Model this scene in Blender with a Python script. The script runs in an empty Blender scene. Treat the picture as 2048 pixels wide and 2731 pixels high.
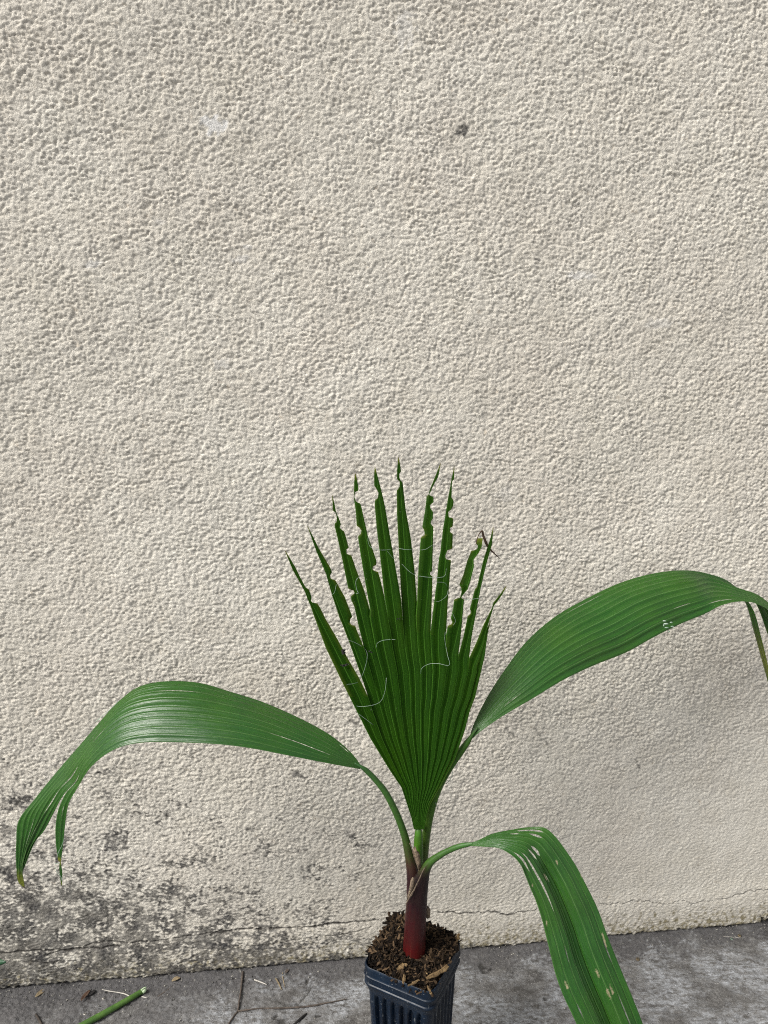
import bpy, math, random
import numpy as np
from mathutils import Vector, Matrix

random.seed(7)
RNG = np.random.default_rng(11)
scene = bpy.context.scene
COL = scene.collection
R = math.radians

# ------------------------------------------------------------------ camera
PITCH = R(11.0)
CAM_H = 1.0
F = 26.0 / 36.0 * 2731.0
cam_d = bpy.data.cameras.new("camera")
cam_d.sensor_fit = 'VERTICAL'
cam_d.sensor_height = 36.0
cam_d.lens = 26.0
cam_d.clip_start = 0.02
cam_d.clip_end = 400.0
cam = bpy.data.objects.new("camera", cam_d)
COL.objects.link(cam)
cam.location = (0, 0, CAM_H)
cam.rotation_euler = (math.pi / 2 - PITCH, 0, 0)
scene.camera = cam

# ------------------------------------------------------------------ light
TO_SUN = Vector((-0.60, -0.37, 0.71)).normalized()
world = bpy.data.worlds.new("World")
scene.world = world
world.use_nodes = True
wn = world.node_tree
wn.nodes.clear()
sky = wn.nodes.new('ShaderNodeTexSky')
sky.sky_type = 'NISHITA'
sky.sun_disc = False
sky.sun_elevation = math.asin(TO_SUN.z)
sky.sun_rotation = math.atan2(TO_SUN.x, TO_SUN.y)
sky.air_density = 1.0
sky.dust_density = 3.0
sky.ozone_density = 1.0
bg = wn.nodes.new('ShaderNodeBackground')
bg.inputs['Strength'].default_value = 0.052
wo = wn.nodes.new('ShaderNodeOutputWorld')
hs = wn.nodes.new('ShaderNodeHueSaturation')      # bright overcast: the blue washed out of the sky
hs.inputs['Saturation'].default_value = 0.18
wn.links.new(sky.outputs[0], hs.inputs['Color'])
wn.links.new(hs.outputs[0], bg.inputs[0])
wn.links.new(bg.outputs[0], wo.inputs[0])
sun_d = bpy.data.lights.new("sun", 'SUN')
sun_d.energy = 1.5
sun_d.angle = R(30)
sun_d.color = (1.0, 0.965, 0.90)
sun = bpy.data.objects.new("sun", sun_d)
COL.objects.link(sun)
sun.rotation_euler = TO_SUN.to_track_quat('Z', 'Y').to_euler()
sun.location = (-2, -3, 5)

scene.view_settings.view_transform = 'Standard'
scene.view_settings.look = 'None'
scene.view_settings.exposure = 1.50
scene.view_settings.gamma = 1.0
scene.view_settings.use_curve_mapping = False
scene.render.engine = 'CYCLES'
scene.cycles.max_bounces = 6
scene.cycles.use_denoising = False
scene.render.filter_size = 1.1
scene.cycles.pixel_filter_type = 'BLACKMAN_HARRIS'
scene.cycles.filter_width = 1.1

# ------------------------------------------------------------------ helpers
SP, CP = math.sin(PITCH), math.cos(PITCH)


def ray(px, py):
    u = (px - 1024) / F
    v = (py - 1365.5) / F
    return u, CP - v * SP, -SP - v * CP


def at(px, py, Y):
    """world point seen at photo position px,py standing Y metres in front"""
    u, fy, fz = ray(px, py)
    t = Y / fy
    return Vector((u * t, Y, CAM_H + fz * t))


def on_ground(px, py, z=0.0):
    u, fy, fz = ray(px, py)
    t = (z - CAM_H) / fz
    return Vector((u * t, fy * t, z))


PSI = math.atan(0.1127)
WD = 1.1087
WU = Vector((math.cos(PSI), math.sin(PSI), 0))
WN = Vector((math.sin(PSI), -math.cos(PSI), 0))


def on_wall(px, py):
    u, fy, fz = ray(px, py)
    t = WD / (fy - 0.1127 * u)
    return u * t / math.cos(PSI), CAM_H + fz * t      # s, z


def wall_point(px, py, off=0.0):
    s, z = on_wall(px, py)
    return Vector((0, WD, z)) + WU * s + WN * off


def project(x, y, z):
    dz = z - CAM_H
    fw = y * CP - dz * SP
    up = y * SP + dz * CP
    return 1024 + F * x / fw, 1365.5 - F * up / fw


def tag(o, label=None, cat=None, group=None, kind=None):
    if label: o['label'] = label
    if cat: o['category'] = cat
    if group: o['group'] = group
    if kind: o['kind'] = kind
    return o


def mesh_obj(name, verts, faces, mat, parent=None, smooth=True, uvs=None, attrs=None, origin=None):
    me = bpy.data.meshes.new(name)
    vs = [tuple(v) for v in verts]
    if origin is not None:
        vs = [(v[0] - origin[0], v[1] - origin[1], v[2] - origin[2]) for v in vs]
    me.from_pydata(vs, [], faces)
    if uvs is not None:
        ul = me.uv_layers.new(name='UVMap')
        li = np.zeros(len(me.loops), dtype=np.int32)
        me.loops.foreach_get('vertex_index', li)
        ua = np.array(uvs, dtype=np.float32)[li]
        ul.data.foreach_set('uv', ua.ravel())
    if attrs:
        for k, a in attrs.items():
            at_ = me.attributes.new(k, 'FLOAT', 'POINT')
            at_.data.foreach_set('value', np.array(a, dtype=np.float32))
    if smooth:
        me.polygons.foreach_set('use_smooth', [True] * len(me.polygons))
    me.materials.append(mat)
    me.update()
    o = bpy.data.objects.new(name, me)
    COL.objects.link(o)
    if origin is not None:
        o.location = origin
    if parent:
        o.parent = parent
        if origin is None:
            o.matrix_parent_inverse = Matrix.Identity(4)
            o.location = -parent_loc(parent)
    return o


def parent_loc(p):
    v = Vector((0, 0, 0))
    while p:
        v += p.location
        p = p.parent
    return v


def empty(name, loc, parent=None):
    o = bpy.data.objects.new(name, None)
    o.empty_display_size = 0.02
    COL.objects.link(o)
    o.location = loc
    if parent:
        o.parent = parent
        o.location = Vector(loc) - parent_loc(parent)
    return o


def catmull(pts, m):
    """pts list of sequences; m samples per interval"""
    P = np.array([list(p) for p in pts], dtype=float)
    n = len(P)
    Q = np.vstack([2 * P[0] - P[1], P, 2 * P[-1] - P[-2]])
    out = []
    for i in range(n - 1):
        p0, p1, p2, p3 = Q[i], Q[i + 1], Q[i + 2], Q[i + 3]
        for k in range(m):
            t = k / m
            out.append(0.5 * ((2 * p1) + (-p0 + p2) * t + (2 * p0 - 5 * p1 + 4 * p2 - p3) * t * t + (-p0 + 3 * p1 - 3 * p2 + p3) * t ** 3))
    out.append(P[-1])
    return np.array(out)


def tube(pts, rad, sides=14, squash=1.0, jitter=0.0, cap=True):
    """pts: world points, rad: radii.  returns verts, faces, uvs"""
    P = [Vector(p) for p in pts]
    n = len(P)
    verts, faces, uvs = [], [], []
    ref = Vector((0, -1, 0))
    for i in range(n):
        t = (P[min(i + 1, n - 1)] - P[max(i - 1, 0)]).normalized()
        a = t.cross(ref)
        if a.length < 1e-3:
            a = t.cross(Vector((1, 0, 0)))
        a.normalize()
        b = a.cross(t).normalized()
        for k in range(sides):
            th = 2 * math.pi * k / sides
            rr = rad[i] * (1 + jitter * random.uniform(-1, 1))
            verts.append(P[i] + a * math.cos(th) * rr + b * math.sin(th) * rr * squash)
            uvs.append((k / sides, i / (n - 1)))
    for i in range(n - 1):
        for k in range(sides):
            k2 = (k + 1) % sides
            faces.append((i * sides + k, i * sides + k2, (i + 1) * sides + k2, (i + 1) * sides + k))
    if cap:
        faces.append(tuple(range(sides))[::-1])
        faces.append(tuple((n - 1) * sides + k for k in range(sides)))
    return verts, faces, uvs


def px_tube(spec, m=6, **kw):
    """spec: (px,py,Y,r_px)"""
    C = catmull(spec, m)
    pts, rad = [], []
    for px, py, Y, r in C:
        p = at(px, py, Y)
        dz = Y * CP - (p.z - CAM_H) * SP
        pts.append(p)
        rad.append(max(r, 0.15) * dz / F)
    return tube(pts, rad, **kw)


# ------------------------------------------------------------------ materials
def new_mat(name):
    m = bpy.data.materials.new(name)
    m.use_nodes = True
    nt = m.node_tree
    nt.nodes.clear()
    out = nt.nodes.new('ShaderNodeOutputMaterial')
    b = nt.nodes.new('ShaderNodeBsdfPrincipled')
    nt.links.new(b.outputs[0], out.inputs[0])
    return m, nt, b, out


class NT:
    def __init__(s, nt): s.nt = nt
    def n(s, t, **kw):
        x = s.nt.nodes.new(t)
        for k, v in kw.items():
            if k.startswith('i_'):
                key = k[2:]
                key = int(key) if key.isdigit() else key.replace('_', ' ')
                x.inputs[key].default_value = v
            else:
                setattr(x, k, v)
        return x
    def l(s, a, b): s.nt.links.new(a, b)
    def mapping(s, src, scale):
        m = s.n('ShaderNodeMapping')
        m.inputs['Scale'].default_value = scale
        s.l(src, m.inputs[0])
        return m.outputs[0]
    def noise(s, vec, scale, detail=4, rough=0.55):
        x = s.n('ShaderNodeTexNoise')
        x.inputs['Scale'].default_value = scale
        x.inputs['Detail'].default_value = detail
        x.inputs['Roughness'].default_value = rough
        if vec is not None: s.l(vec, x.inputs['Vector'])
        return x.outputs[0]
    def rng(s, v, a, b, c=0.0, d=1.0, smooth=False):
        x = s.n('ShaderNodeMapRange')
        if smooth: x.interpolation_type = 'SMOOTHSTEP'
        for i, q in enumerate((a, b, c, d)): x.inputs[1 + i].default_value = q
        s.l(v, x.inputs[0])
        return x.outputs[0]
    def math(s, op, a, b=None):
        x = s.n('ShaderNodeMath', operation=op)
        for i, q in enumerate((a, b)):
            if q is None: continue
            if isinstance(q, (int, float)): x.inputs[i].default_value = q
            else: s.l(q, x.inputs[i])
        return x.outputs[0]
    def mix(s, f, a, b, mode='MIX'):
        x = s.n('ShaderNodeMix', data_type='RGBA', blend_type=mode)
        for i, q in ((0, f), (6, a), (7, b)):
            if isinstance(q, (int, float)): x.inputs[i].default_value = q
            elif isinstance(q, tuple): x.inputs[i].default_value = (*q, 1)
            else: s.l(q, x.inputs[i])
        return x.outputs[2]
    def attr(s, name):
        return s.n('ShaderNodeAttribute', attribute_name=name).outputs['Fac']
    def bump(s, h, strength, dist, bsdf):
        x = s.n('ShaderNodeBump')
        x.inputs['Strength'].default_value = strength
        x.inputs['Distance'].default_value = dist
        s.l(h, x.inputs['Height'])
        s.l(x.outputs[0], bsdf.inputs['Normal'])
        return x


def wall_material():
    m, nt, b, out = new_mat("stucco")
    N = NT(nt)
    pos = N.n('ShaderNodeNewGeometry').outputs['Position']
    big = N.noise(pos, 3.0, 3)
    med = N.noise(pos, 22.0, 4)
    fine = N.noise(pos, 260.0, 3)
    c = N.mix(N.rng(big, 0.35, 0.65), (0.665, 0.627, 0.555), (0.745, 0.710, 0.635))
    c = N.mix(N.rng(med, 0.45, 0.75, 0, 0.5), c, (0.62, 0.585, 0.50))
    c = N.mix(N.rng(fine, 0.3, 0.7, 0.0, 0.30), c, (0.58, 0.535, 0.45))
    c = N.mix(N.rng(N.noise(pos, 5.5, 5, 0.6), 0.45, 0.7, 0, 0.35), c, (0.62, 0.56, 0.485))
    # rusty tan weathering flecks
    c = N.mix(N.rng(N.noise(pos, 90.0, 4, 0.7), 0.62, 0.72, 0, 0.35), c, (0.40, 0.29, 0.18))
    worn = N.attr('worn')
    c = N.mix(worn, c, (0.72, 0.71, 0.69))
    olive = N.attr('olive')
    c = N.mix(N.math('MULTIPLY', olive, N.rng(N.noise(pos, 150, 4), 0.35, 0.6)), c, (0.27, 0.235, 0.15))
    d = N.attr('dirt')
    dn = N.rng(N.noise(pos, 300.0, 3), 0.3, 0.62)
    dcol = N.mix(N.rng(N.noise(pos, 40, 3), 0.4, 0.6), (0.050, 0.049, 0.051), (0.115, 0.108, 0.097))
    dm = N.math('MULTIPLY', d, N.rng(dn, 0.0, 1.0, 0.75, 1.0))
    c = N.mix(dm, c, dcol)
    c = N.mix(N.attr('crack'), c, (0.05, 0.045, 0.04))
    nt.links.new(c, b.inputs['Base Color'])
    b.inputs['Roughness'].default_value = 0.85
    b.inputs['Specular IOR Level'].default_value = 0.25
    nb = N.noise(pos, 560.0, 4, 0.65)
    coarse = N.noise(pos, 190.0, 3, 0.5)
    h = N.math('ADD', N.math('MULTIPLY', nb, 1.35), N.math('MULTIPLY', coarse, N.attr('tail')))
    N.bump(h, 0.85, 0.0016, b)
    return m


def ground_material():
    m, nt, b, out = new_mat("concrete")
    N = NT(nt)
    pos = N.n('ShaderNodeNewGeometry').outputs['Position']
    st = N.mapping(pos, (1.0, 2.2, 1.0))
    n1 = N.noise(pos, 9.0, 6, 0.6)
    n2 = N.noise(st, 30.0, 6, 0.7)
    n3 = N.noise(pos, 400.0, 3)
    c = N.mix(N.rng(n2, 0.38, 0.62), (0.085, 0.080, 0.076), (0.20, 0.195, 0.19))
    pale = N.math('MULTIPLY', N.rng(n1, 0.42, 0.56), N.rng(N.noise(st, 70, 5, 0.7), 0.4, 0.58))
    pale = N.math('MULTIPLY', pale, N.rng(N.attr('wear'), 0.0, 1.0, 0.35, 1.0))
    c = N.mix(pale, c, (0.40, 0.415, 0.44))
    c = N.mix(N.rng(N.noise(pos, 48, 5, 0.65), 0.60, 0.70, 0, 0.8), c, (0.065, 0.058, 0.05))
    c = N.mix(N.rng(N.noise(pos, 230, 3), 0.4, 0.66, 0.35, 0), c, (0.05, 0.047, 0.044))
    c = N.mix(N.rng(n3, 0.60, 0.72, 0, 0.7), c, (0.38, 0.37, 0.36))
    c = N.mix(N.rng(n3, 0.36, 0.26, 0, 0.6), c, (0.05, 0.047, 0.045))
    dk = N.attr('damp')
    dkn = N.mix(N.rng(N.noise(pos, 160, 4), 0.35, 0.7), (0.058, 0.056, 0.058), (0.105, 0.10, 0.10))
    c = N.mix(dk, c, dkn)
    c = N.mix(N.attr('crack'), c, (0.025, 0.023, 0.02))
    nt.links.new(c, b.inputs['Base Color'])
    b.inputs['Roughness'].default_value = 0.8
    h = N.math('ADD', N.noise(pos, 420.0, 4, 0.65), N.math('MULTIPLY', n2, 1.2))
    N.bump(h, 0.9, 0.0022, b)
    return m


def leaf_material(name, c_dark, c_light, rib, rough, trans, transcol, lines=7.0, spec=0.5, ribs=1.0):
    m, nt, b, out = new_mat(name)
    N = NT(nt)
    uv = N.n('ShaderNodeUVMap').outputs[0]
    sep = N.n('ShaderNodeSeparateXYZ'); N.l(uv, sep.inputs[0])
    x, y = sep.outputs[0], sep.outputs[1]
    st = N.mapping(uv, (6.0, 1.3, 1.0))
    n1 = N.noise(st, 2.2, 4)
    pos = N.n('ShaderNodeNewGeometry').outputs['Position']
    n2 = N.noise(pos, 26.0, 4)
    c = N.mix(N.rng(n1, 0.35, 0.65), c_dark, c_light)
    c = N.mix(N.rng(n2, 0.4, 0.7, 0, 0.4), c, tuple(q * 0.75 for q in c_dark))
    c = N.mix(N.rng(N.noise(pos, 9.0, 3), 0.45, 0.7, 0, 0.35), c, (c_light[0] * 1.9, c_light[1] * 1.15, c_light[2] * 0.6))
    # parallel fine veins
    wav = N.math('SINE', N.math('MULTIPLY', x, 6.2832 * lines))
    c = N.mix(N.rng(wav, -1, 1, 0, 0.07), c, tuple(min(1, q * 1.7) for q in c_light))
    # ridge / seam line of each fold
    fr = N.math('ABSOLUTE', N.math('SUBTRACT', N.math('FRACT', N.math('ADD', N.math('MULTIPLY', x, ribs), 0.5)), 0.5))
    line = N.rng(fr, 0.0, 0.065 * (0.6 if ribs > 1 else 1.0) * ribs, 1, 0, smooth=True)
    line = N.math('MULTIPLY', line, N.rng(N.noise(st, 1.5, 2), 0.3, 0.6, 0.35, 0.9))
    c = N.mix(line, c, rib)
    # pale scratches and tan scars
    sc = N.noise(N.mapping(uv, (26.0, 3.0, 1.0)), 1.0, 2, 0.5)
    c = N.mix(N.rng(sc, 0.755, 0.79, 0, 0.75), c, (0.42, 0.40, 0.27))
    sp = N.noise(pos, 330.0, 2, 0.5)
    c = N.mix(N.rng(sp, 0.76, 0.80, 0, 0.45), c, (0.35, 0.40, 0.28))
    tip = N.attr('tip')
    c = N.mix(N.rng(tip, 0.0, 0.6), c, (0.16, 0.18, 0.02))
    c = N.mix(N.rng(tip, 0.6, 1.0), c, (0.13, 0.065, 0.03))
    c = N.mix(N.rng(N.math('ADD', N.attr('scar'), N.rng(N.noise(pos, 500, 2), .3, .7, -.25, .25)), 0.25, 0.8), c, (0.30, 0.27, 0.16))
    nt.links.new(c, b.inputs['Base Color'])
    b.inputs['Roughness'].default_value = rough
    b.inputs['Specular IOR Level'].default_value = spec
    N.l(N.rng(n2, 0.3, 0.7, rough * 0.85, rough * 1.25), b.inputs['Roughness'])
    tr = nt.nodes.new('ShaderNodeBsdfTranslucent')
    tc = N.mix(N.rng(tip, 0, 1), transcol, (0.25, 0.22, 0.03))
    tc = N.mix(line, tc, tuple(q * 0.6 for q in transcol))
    nt.links.new(tc, tr.inputs[0])
    mx = nt.nodes.new('ShaderNodeMixShader')
    mx.inputs[0].default_value = trans
    nt.links.new(b.outputs[0], mx.inputs[1])
    nt.links.new(tr.outputs[0], mx.inputs[2])
    nt.links.new(mx.outputs[0], out.inputs[0])
    h = N.math('ADD', N.math('MULTIPLY', wav, 0.05), N.math('MULTIPLY', N.noise(N.mapping(uv, (9, 2.0, 1)), 1.5, 3), 1.0))
    N.bump(h, 0.35, 0.0009, b)
    return m


def ramp_material(name, stops, rough=0.38, spec=0.30, noise_amt=0.3, streak=True):
    """pigment changing along the length (uv.y)"""
    m, nt, b, out = new_mat(name)
    N = NT(nt)
    uv = N.n('ShaderNodeUVMap').outputs[0]
    sep = N.n('ShaderNodeSeparateXYZ'); N.l(uv, sep.inputs[0])
    pos = N.n('ShaderNodeNewGeometry').outputs['Position']
    n = N.noise(N.mapping(uv, (14, 2.0, 1)), 1.5, 4)
    v = N.math('ADD', sep.outputs[1], N.rng(n, 0.3, 0.7, -0.04, 0.04))
    r = N.n('ShaderNodeValToRGB')
    els = r.color_ramp.elements
    els[0].position, els[0].color = stops[0][0], (*stops[0][1], 1)
    els[1].position, els[1].color = stops[-1][0], (*stops[-1][1], 1)
    for p, c in stops[1:-1]:
        e = els.new(p); e.color = (*c, 1)
    N.l(v, r.inputs[0])
    c = N.mix(N.rng(N.noise(pos, 160, 3), 0.35, 0.7, 0, noise_amt), r.outputs[0], (0.02, 0.015, 0.01))
    c = N.mix(N.rng(N.noise(N.mapping(uv, (60, 3, 1)), 1.0, 2), 0.66, 0.72, 0, 0.12), c, (0.20, 0.14, 0.09))
    c = N.mix(N.rng(N.math('ADD', N.attr('scar'), N.rng(N.noise(pos, 500, 2), .3, .7, -.25, .25)), 0.25, 0.8), c, (0.30, 0.27, 0.16))
    nt.links.new(c, b.inputs['Base Color'])
    b.inputs['Roughness'].default_value = rough
    b.inputs['Specular IOR Level'].default_value = spec
    N.bump(n, 0.4, 0.001, b)
    return m


def simple_material(name, c1, c2, rough=0.7, scale=120.0, bumpd=0.001, spec=0.4):
    m, nt, b, out = new_mat(name)
    N = NT(nt)
    tc = N.n('ShaderNodeTexCoord').outputs['Object']
    oi = N.n('ShaderNodeObjectInfo').outputs['Random']
    n = N.noise(tc, scale, 4, 0.6)
    c = N.mix(N.rng(n, 0.35, 0.65), c1, c2)
    hs = N.n('ShaderNodeHueSaturation')
    N.l(N.rng(oi, 0, 1, 0.55, 1.35), hs.inputs['Value'])
    N.l(c, hs.inputs['Color'])
    N.l(hs.outputs[0], b.inputs['Base Color'])
    b.inputs['Roughness'].default_value = rough
    b.inputs['Specular IOR Level'].default_value = spec
    N.bump(n, 0.5, bumpd, b)
    return m


def bark_material(name, c1, c2):
    m, nt, b, out = new_mat(name)
    N = NT(nt)
    tc = N.n('ShaderNodeTexCoord').outputs['Object']
    oi = N.n('ShaderNodeObjectInfo').outputs['Random']
    n = N.noise(N.mapping(tc, (90, 900, 900)), 1.0, 4, 0.65)
    n2 = N.noise(tc, 420, 3)
    c = N.mix(N.rng(n, 0.35, 0.65), c1, c2)
    c = N.mix(N.rng(n2, 0.5, 0.7, 0, 0.85), c, (0.022, 0.014, 0.010))
    hs_ = N.n('ShaderNodeHueSaturation')
    N.l(N.rng(oi, 0, 1, 0.45, 1.25), hs_.inputs['Value'])
    N.l(c, hs_.inputs['Color']); N.l(hs_.outputs[0], b.inputs['Base Color'])
    b.inputs['Roughness'].default_value = 0.8
    b.inputs['Specular IOR Level'].default_value = 0.15
    N.bump(n, 0.8, 0.0012, b)
    return m


def pot_material():
    m, nt, b, out = new_mat("navy_plastic")
    N = NT(nt)
    pos = N.n('ShaderNodeNewGeometry').outputs['Position']
    st = N.mapping(pos, (1, 1, 0.35))
    c = N.mix(N.rng(N.noise(pos, 30, 4), 0.3, 0.7), (0.0015, 0.005, 0.013), (0.003, 0.012, 0.028))
    dust = N.rng(N.noise(st, 60, 5, 0.7), 0.52, 0.74, 0, 0.14)
    c = N.mix(dust, c, (0.06, 0.08, 0.10))
    c = N.mix(N.rng(N.noise(pos, 420, 2), 0.70, 0.76, 0, 0.7), c, (0.35, 0.36, 0.36))
    c = N.mix(N.rng(N.noise(N.mapping(pos, (1, 1, 0.2)), 260, 3), 0.66, 0.74, 0, 0.4), c, (0.28, 0.30, 0.30))
    N.l(c, b.inputs['Base Color'])
    N.l(N.rng(N.noise(pos, 50, 4), 0.3, 0.7, 0.28, 0.5), b.inputs['Roughness'])
    b.inputs['Specular IOR Level'].default_value = 0.32
    N.bump(N.noise(pos, 220, 4), 0.25, 0.0008, b)
    return m


def soil_material():
    m, nt, b, out = new_mat("potting_soil")
    N = NT(nt)
    pos = N.n('ShaderNodeNewGeometry').outputs['Position']
    a = N.attr('shade')
    c = N.mix(N.rng(N.noise(pos, 180, 4), 0.35, 0.65), (0.003, 0.0025, 0.002), (0.009, 0.006, 0.0045))
    c = N.mix(N.rng(a, 0.0, 1.0), c, (0.11, 0.072, 0.042))
    N.l(c, b.inputs['Base Color'])
    b.inputs['Roughness'].default_value = 0.85
    b.inputs['Specular IOR Level'].default_value = 0.10
    N.bump(N.noise(pos, 500, 3), 0.6, 0.001, b)
    return m


M_wall = wall_material()
M_ground = ground_material()
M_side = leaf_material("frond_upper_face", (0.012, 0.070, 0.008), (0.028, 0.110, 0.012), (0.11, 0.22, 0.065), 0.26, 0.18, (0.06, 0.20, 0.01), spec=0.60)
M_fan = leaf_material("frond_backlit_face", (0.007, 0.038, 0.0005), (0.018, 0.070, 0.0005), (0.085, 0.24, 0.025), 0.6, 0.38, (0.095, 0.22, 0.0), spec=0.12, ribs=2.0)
M_petiole = ramp_material("petiole_green", [(0.0, (0.10, 0.055, 0.03)), (0.15, (0.075, 0.10, 0.025)), (0.4, (0.055, 0.155, 0.010)), (1.0, (0.025, 0.09, 0.010))])
M_sheath = ramp_material("sheath_red", [(0.0, (0.080, 0.004, 0.004)), (0.12, (0.045, 0.004, 0.005)), (0.30, (0.015, 0.003, 0.005)), (0.50, (0.010, 0.004, 0.004)), (0.56, (0.03, 0.03, 0.010)), (0.63, (0.040, 0.10, 0.015)), (1.0, (0.038, 0.125, 0.024))])
M_sheath2 = ramp_material("sheath_maroon", [(0.0, (0.035, 0.007, 0.011)), (0.26, (0.020, 0.005, 0.008)), (0.33, (0.045, 0.022, 0.014)), (0.39, (0.04, 0.06, 0.013)), (0.48, (0.035, 0.10, 0.014)), (1.0, (0.034, 0.105, 0.028))])
M_husk = simple_material("dry_husk", (0.055, 0.04, 0.03), (0.20, 0.15, 0.10), 0.85, 300)
M_fibre = simple_material("pale_fibre", (0.20, 0.29, 0.22), (0.38, 0.46, 0.38), 0.5, 50)
M_pot = pot_material()
M_soil = soil_material()
M_chip = bark_material("bark_chip", (0.030, 0.019, 0.012), (0.12, 0.078, 0.045))
M_palechip = bark_material("pale_bark", (0.12, 0.075, 0.035), (0.34, 0.235, 0.12))
M_stalk = simple_material("green_stalk", (0.055, 0.13, 0.025), (0.10, 0.20, 0.04), 0.45, 60)
M_pith = simple_material("pale_pith", (0.35, 0.48, 0.28), (0.5, 0.6, 0.4), 0.7, 200)
M_root = simple_material("pale_root", (0.42, 0.40, 0.36), (0.62, 0.58, 0.52), 0.7, 150)
M_twig = simple_material("brown_twig", (0.042, 0.034, 0.029), (0.10, 0.08, 0.066), 0.85, 200)
M_dry = simple_material("dry_leaf_bit", (0.13, 0.095, 0.055), (0.26, 0.21, 0.13), 0.8, 300)
M_dark = simple_material("dark_debris", (0.012, 0.011, 0.012), (0.03, 0.026, 0.024), 0.8, 300)
M_weed = simple_material("weed_leaf", (0.01, 0.04, 0.018), (0.018, 0.06, 0.025), 0.45, 60)
M_grit = simple_material("grit", (0.10, 0.10, 0.10), (0.34, 0.33, 0.31), 0.85, 500)
M_brownstrip = simple_material("withered_strip", (0.07, 0.035, 0.025), (0.16, 0.10, 0.06), 0.8, 200)


# ------------------------------------------------------------------ noise fields
def band_noise(shape, dx, lam, bw=0.45, aniso=1.0, ang=0.0, seed=0):
    r = np.random.default_rng(seed)
    ny, nx = shape
    w = r.standard_normal((ny, nx)).astype(np.float32)
    Fq = np.fft.rfft2(w)
    ky = np.fft.fftfreq(ny, dx)[:, None]
    kx = np.fft.rfftfreq(nx, dx)[None, :]
    c, s = math.cos(ang), math.sin(ang)
    k1 = kx * c + ky * s
    k2 = -kx * s + ky * c
    k = np.sqrt((k1 * aniso) ** 2 + (k2 / aniso) ** 2) + 1e-9
    g = np.exp(-(np.log(k * lam) / bw) ** 2)
    o = np.fft.irfft2(Fq * g, s=shape)
    return (o / o.std()).astype(np.float32)


def grain_noise(shape, dx, spacing, sigma, aniso=1.0, ang=0.0, seed=0, spread=0.8):
    """rough-cast: touching rounded grains of uneven height"""
    r = np.random.default_rng(seed)
    imp = (r.random(shape) < (dx / spacing) ** 2) * np.exp(r.normal(0, spread, shape))
    ky = np.fft.fftfreq(shape[0], dx)[:, None]
    kx = np.fft.rfftfreq(shape[1], dx)[None, :]
    c, s = math.cos(ang), math.sin(ang)
    k1 = (kx * c + ky * s) * aniso
    k2 = (-kx * s + ky * c) / aniso
    g = np.exp(-2 * (np.pi * sigma) ** 2 * (k1 * k1 + k2 * k2))
    o = np.fft.irfft2(np.fft.rfft2(imp.astype(np.float32)) * g, s=shape)
    o = np.log(np.maximum(o / o.mean(), 0.02))
    return np.clip((o - o.mean()) / o.std(), -2.2, 2.2)


def fractal(shape, dx, lam, seed=0, aniso=1.0):
    o = 0
    for i, a in enumerate((1, .6, .4, .28, .2)):
        o = o + a * band_noise(shape, dx, lam / 2 ** i, 0.6, aniso, 0, seed + i)
    return o / o.std()


def smooth(a, b, x):
    t = np.clip((x - a) / (b - a), 0, 1)
    return t * t * (3 - 2 * t)


def dist_poly(X, Y, pts):
    d = np.full(X.shape, 1e9, dtype=np.float32)
    for (x0, y0), (x1, y1) in zip(pts[:-1], pts[1:]):
        vx, vy = x1 - x0, y1 - y0
        L = vx * vx + vy * vy + 1e-12
        t = np.clip(((X - x0) * vx + (Y - y0) * vy) / L, 0, 1)
        d = np.minimum(d, np.hypot(X - x0 - t * vx, Y - y0 - t * vy))
    return d


def rough_line(pts, amp, n=6, seed=3):
    r = random.Random(seed)
    out = []
    for (x0, y0), (x1, y1) in zip(pts[:-1], pts[1:]):
        for k in range(n):
            t = k / n
            out.append((x0 + (x1 - x0) * t + r.uniform(-amp, amp) * .3, y0 + (y1 - y0) * t + r.uniform(-amp, amp)))
    out.append(pts[-1])
    return out


def grid_mesh(name, P, mat, attrs, parent=None):
    """P: (ny,nx,3)"""
    ny, nx, _ = P.shape
    me = bpy.data.meshes.new(name)
    me.vertices.add(ny * nx)
    me.vertices.foreach_set('co', P.reshape(-1).astype(np.float32))
    i = (np.arange(ny - 1)[:, None] * nx + np.arange(nx - 1)[None, :])
    q = np.stack([i, i + 1, i + nx + 1, i + nx], -1).reshape(-1).astype(np.int32)
    nf = (ny - 1) * (nx - 1)
    me.loops.add(nf * 4)
    me.loops.foreach_set('vertex_index', q)
    me.polygons.add(nf)
    me.polygons.foreach_set('loop_start', np.arange(nf, dtype=np.int32) * 4)
    me.polygons.foreach_set('loop_total', np.full(nf, 4, dtype=np.int32))
    me.update(calc_edges=True)
    me.polygons.foreach_set('use_smooth', np.ones(nf, dtype=bool))
    for k, a in attrs.items():
        at_ = me.attributes.new(k, 'FLOAT', 'POINT')
        at_.data.foreach_set('value', a.reshape(-1).astype(np.float32))
    me.materials.append(mat)
    o = bpy.data.objects.new(name, me)
    COL.objects.link(o)
    return o


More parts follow.
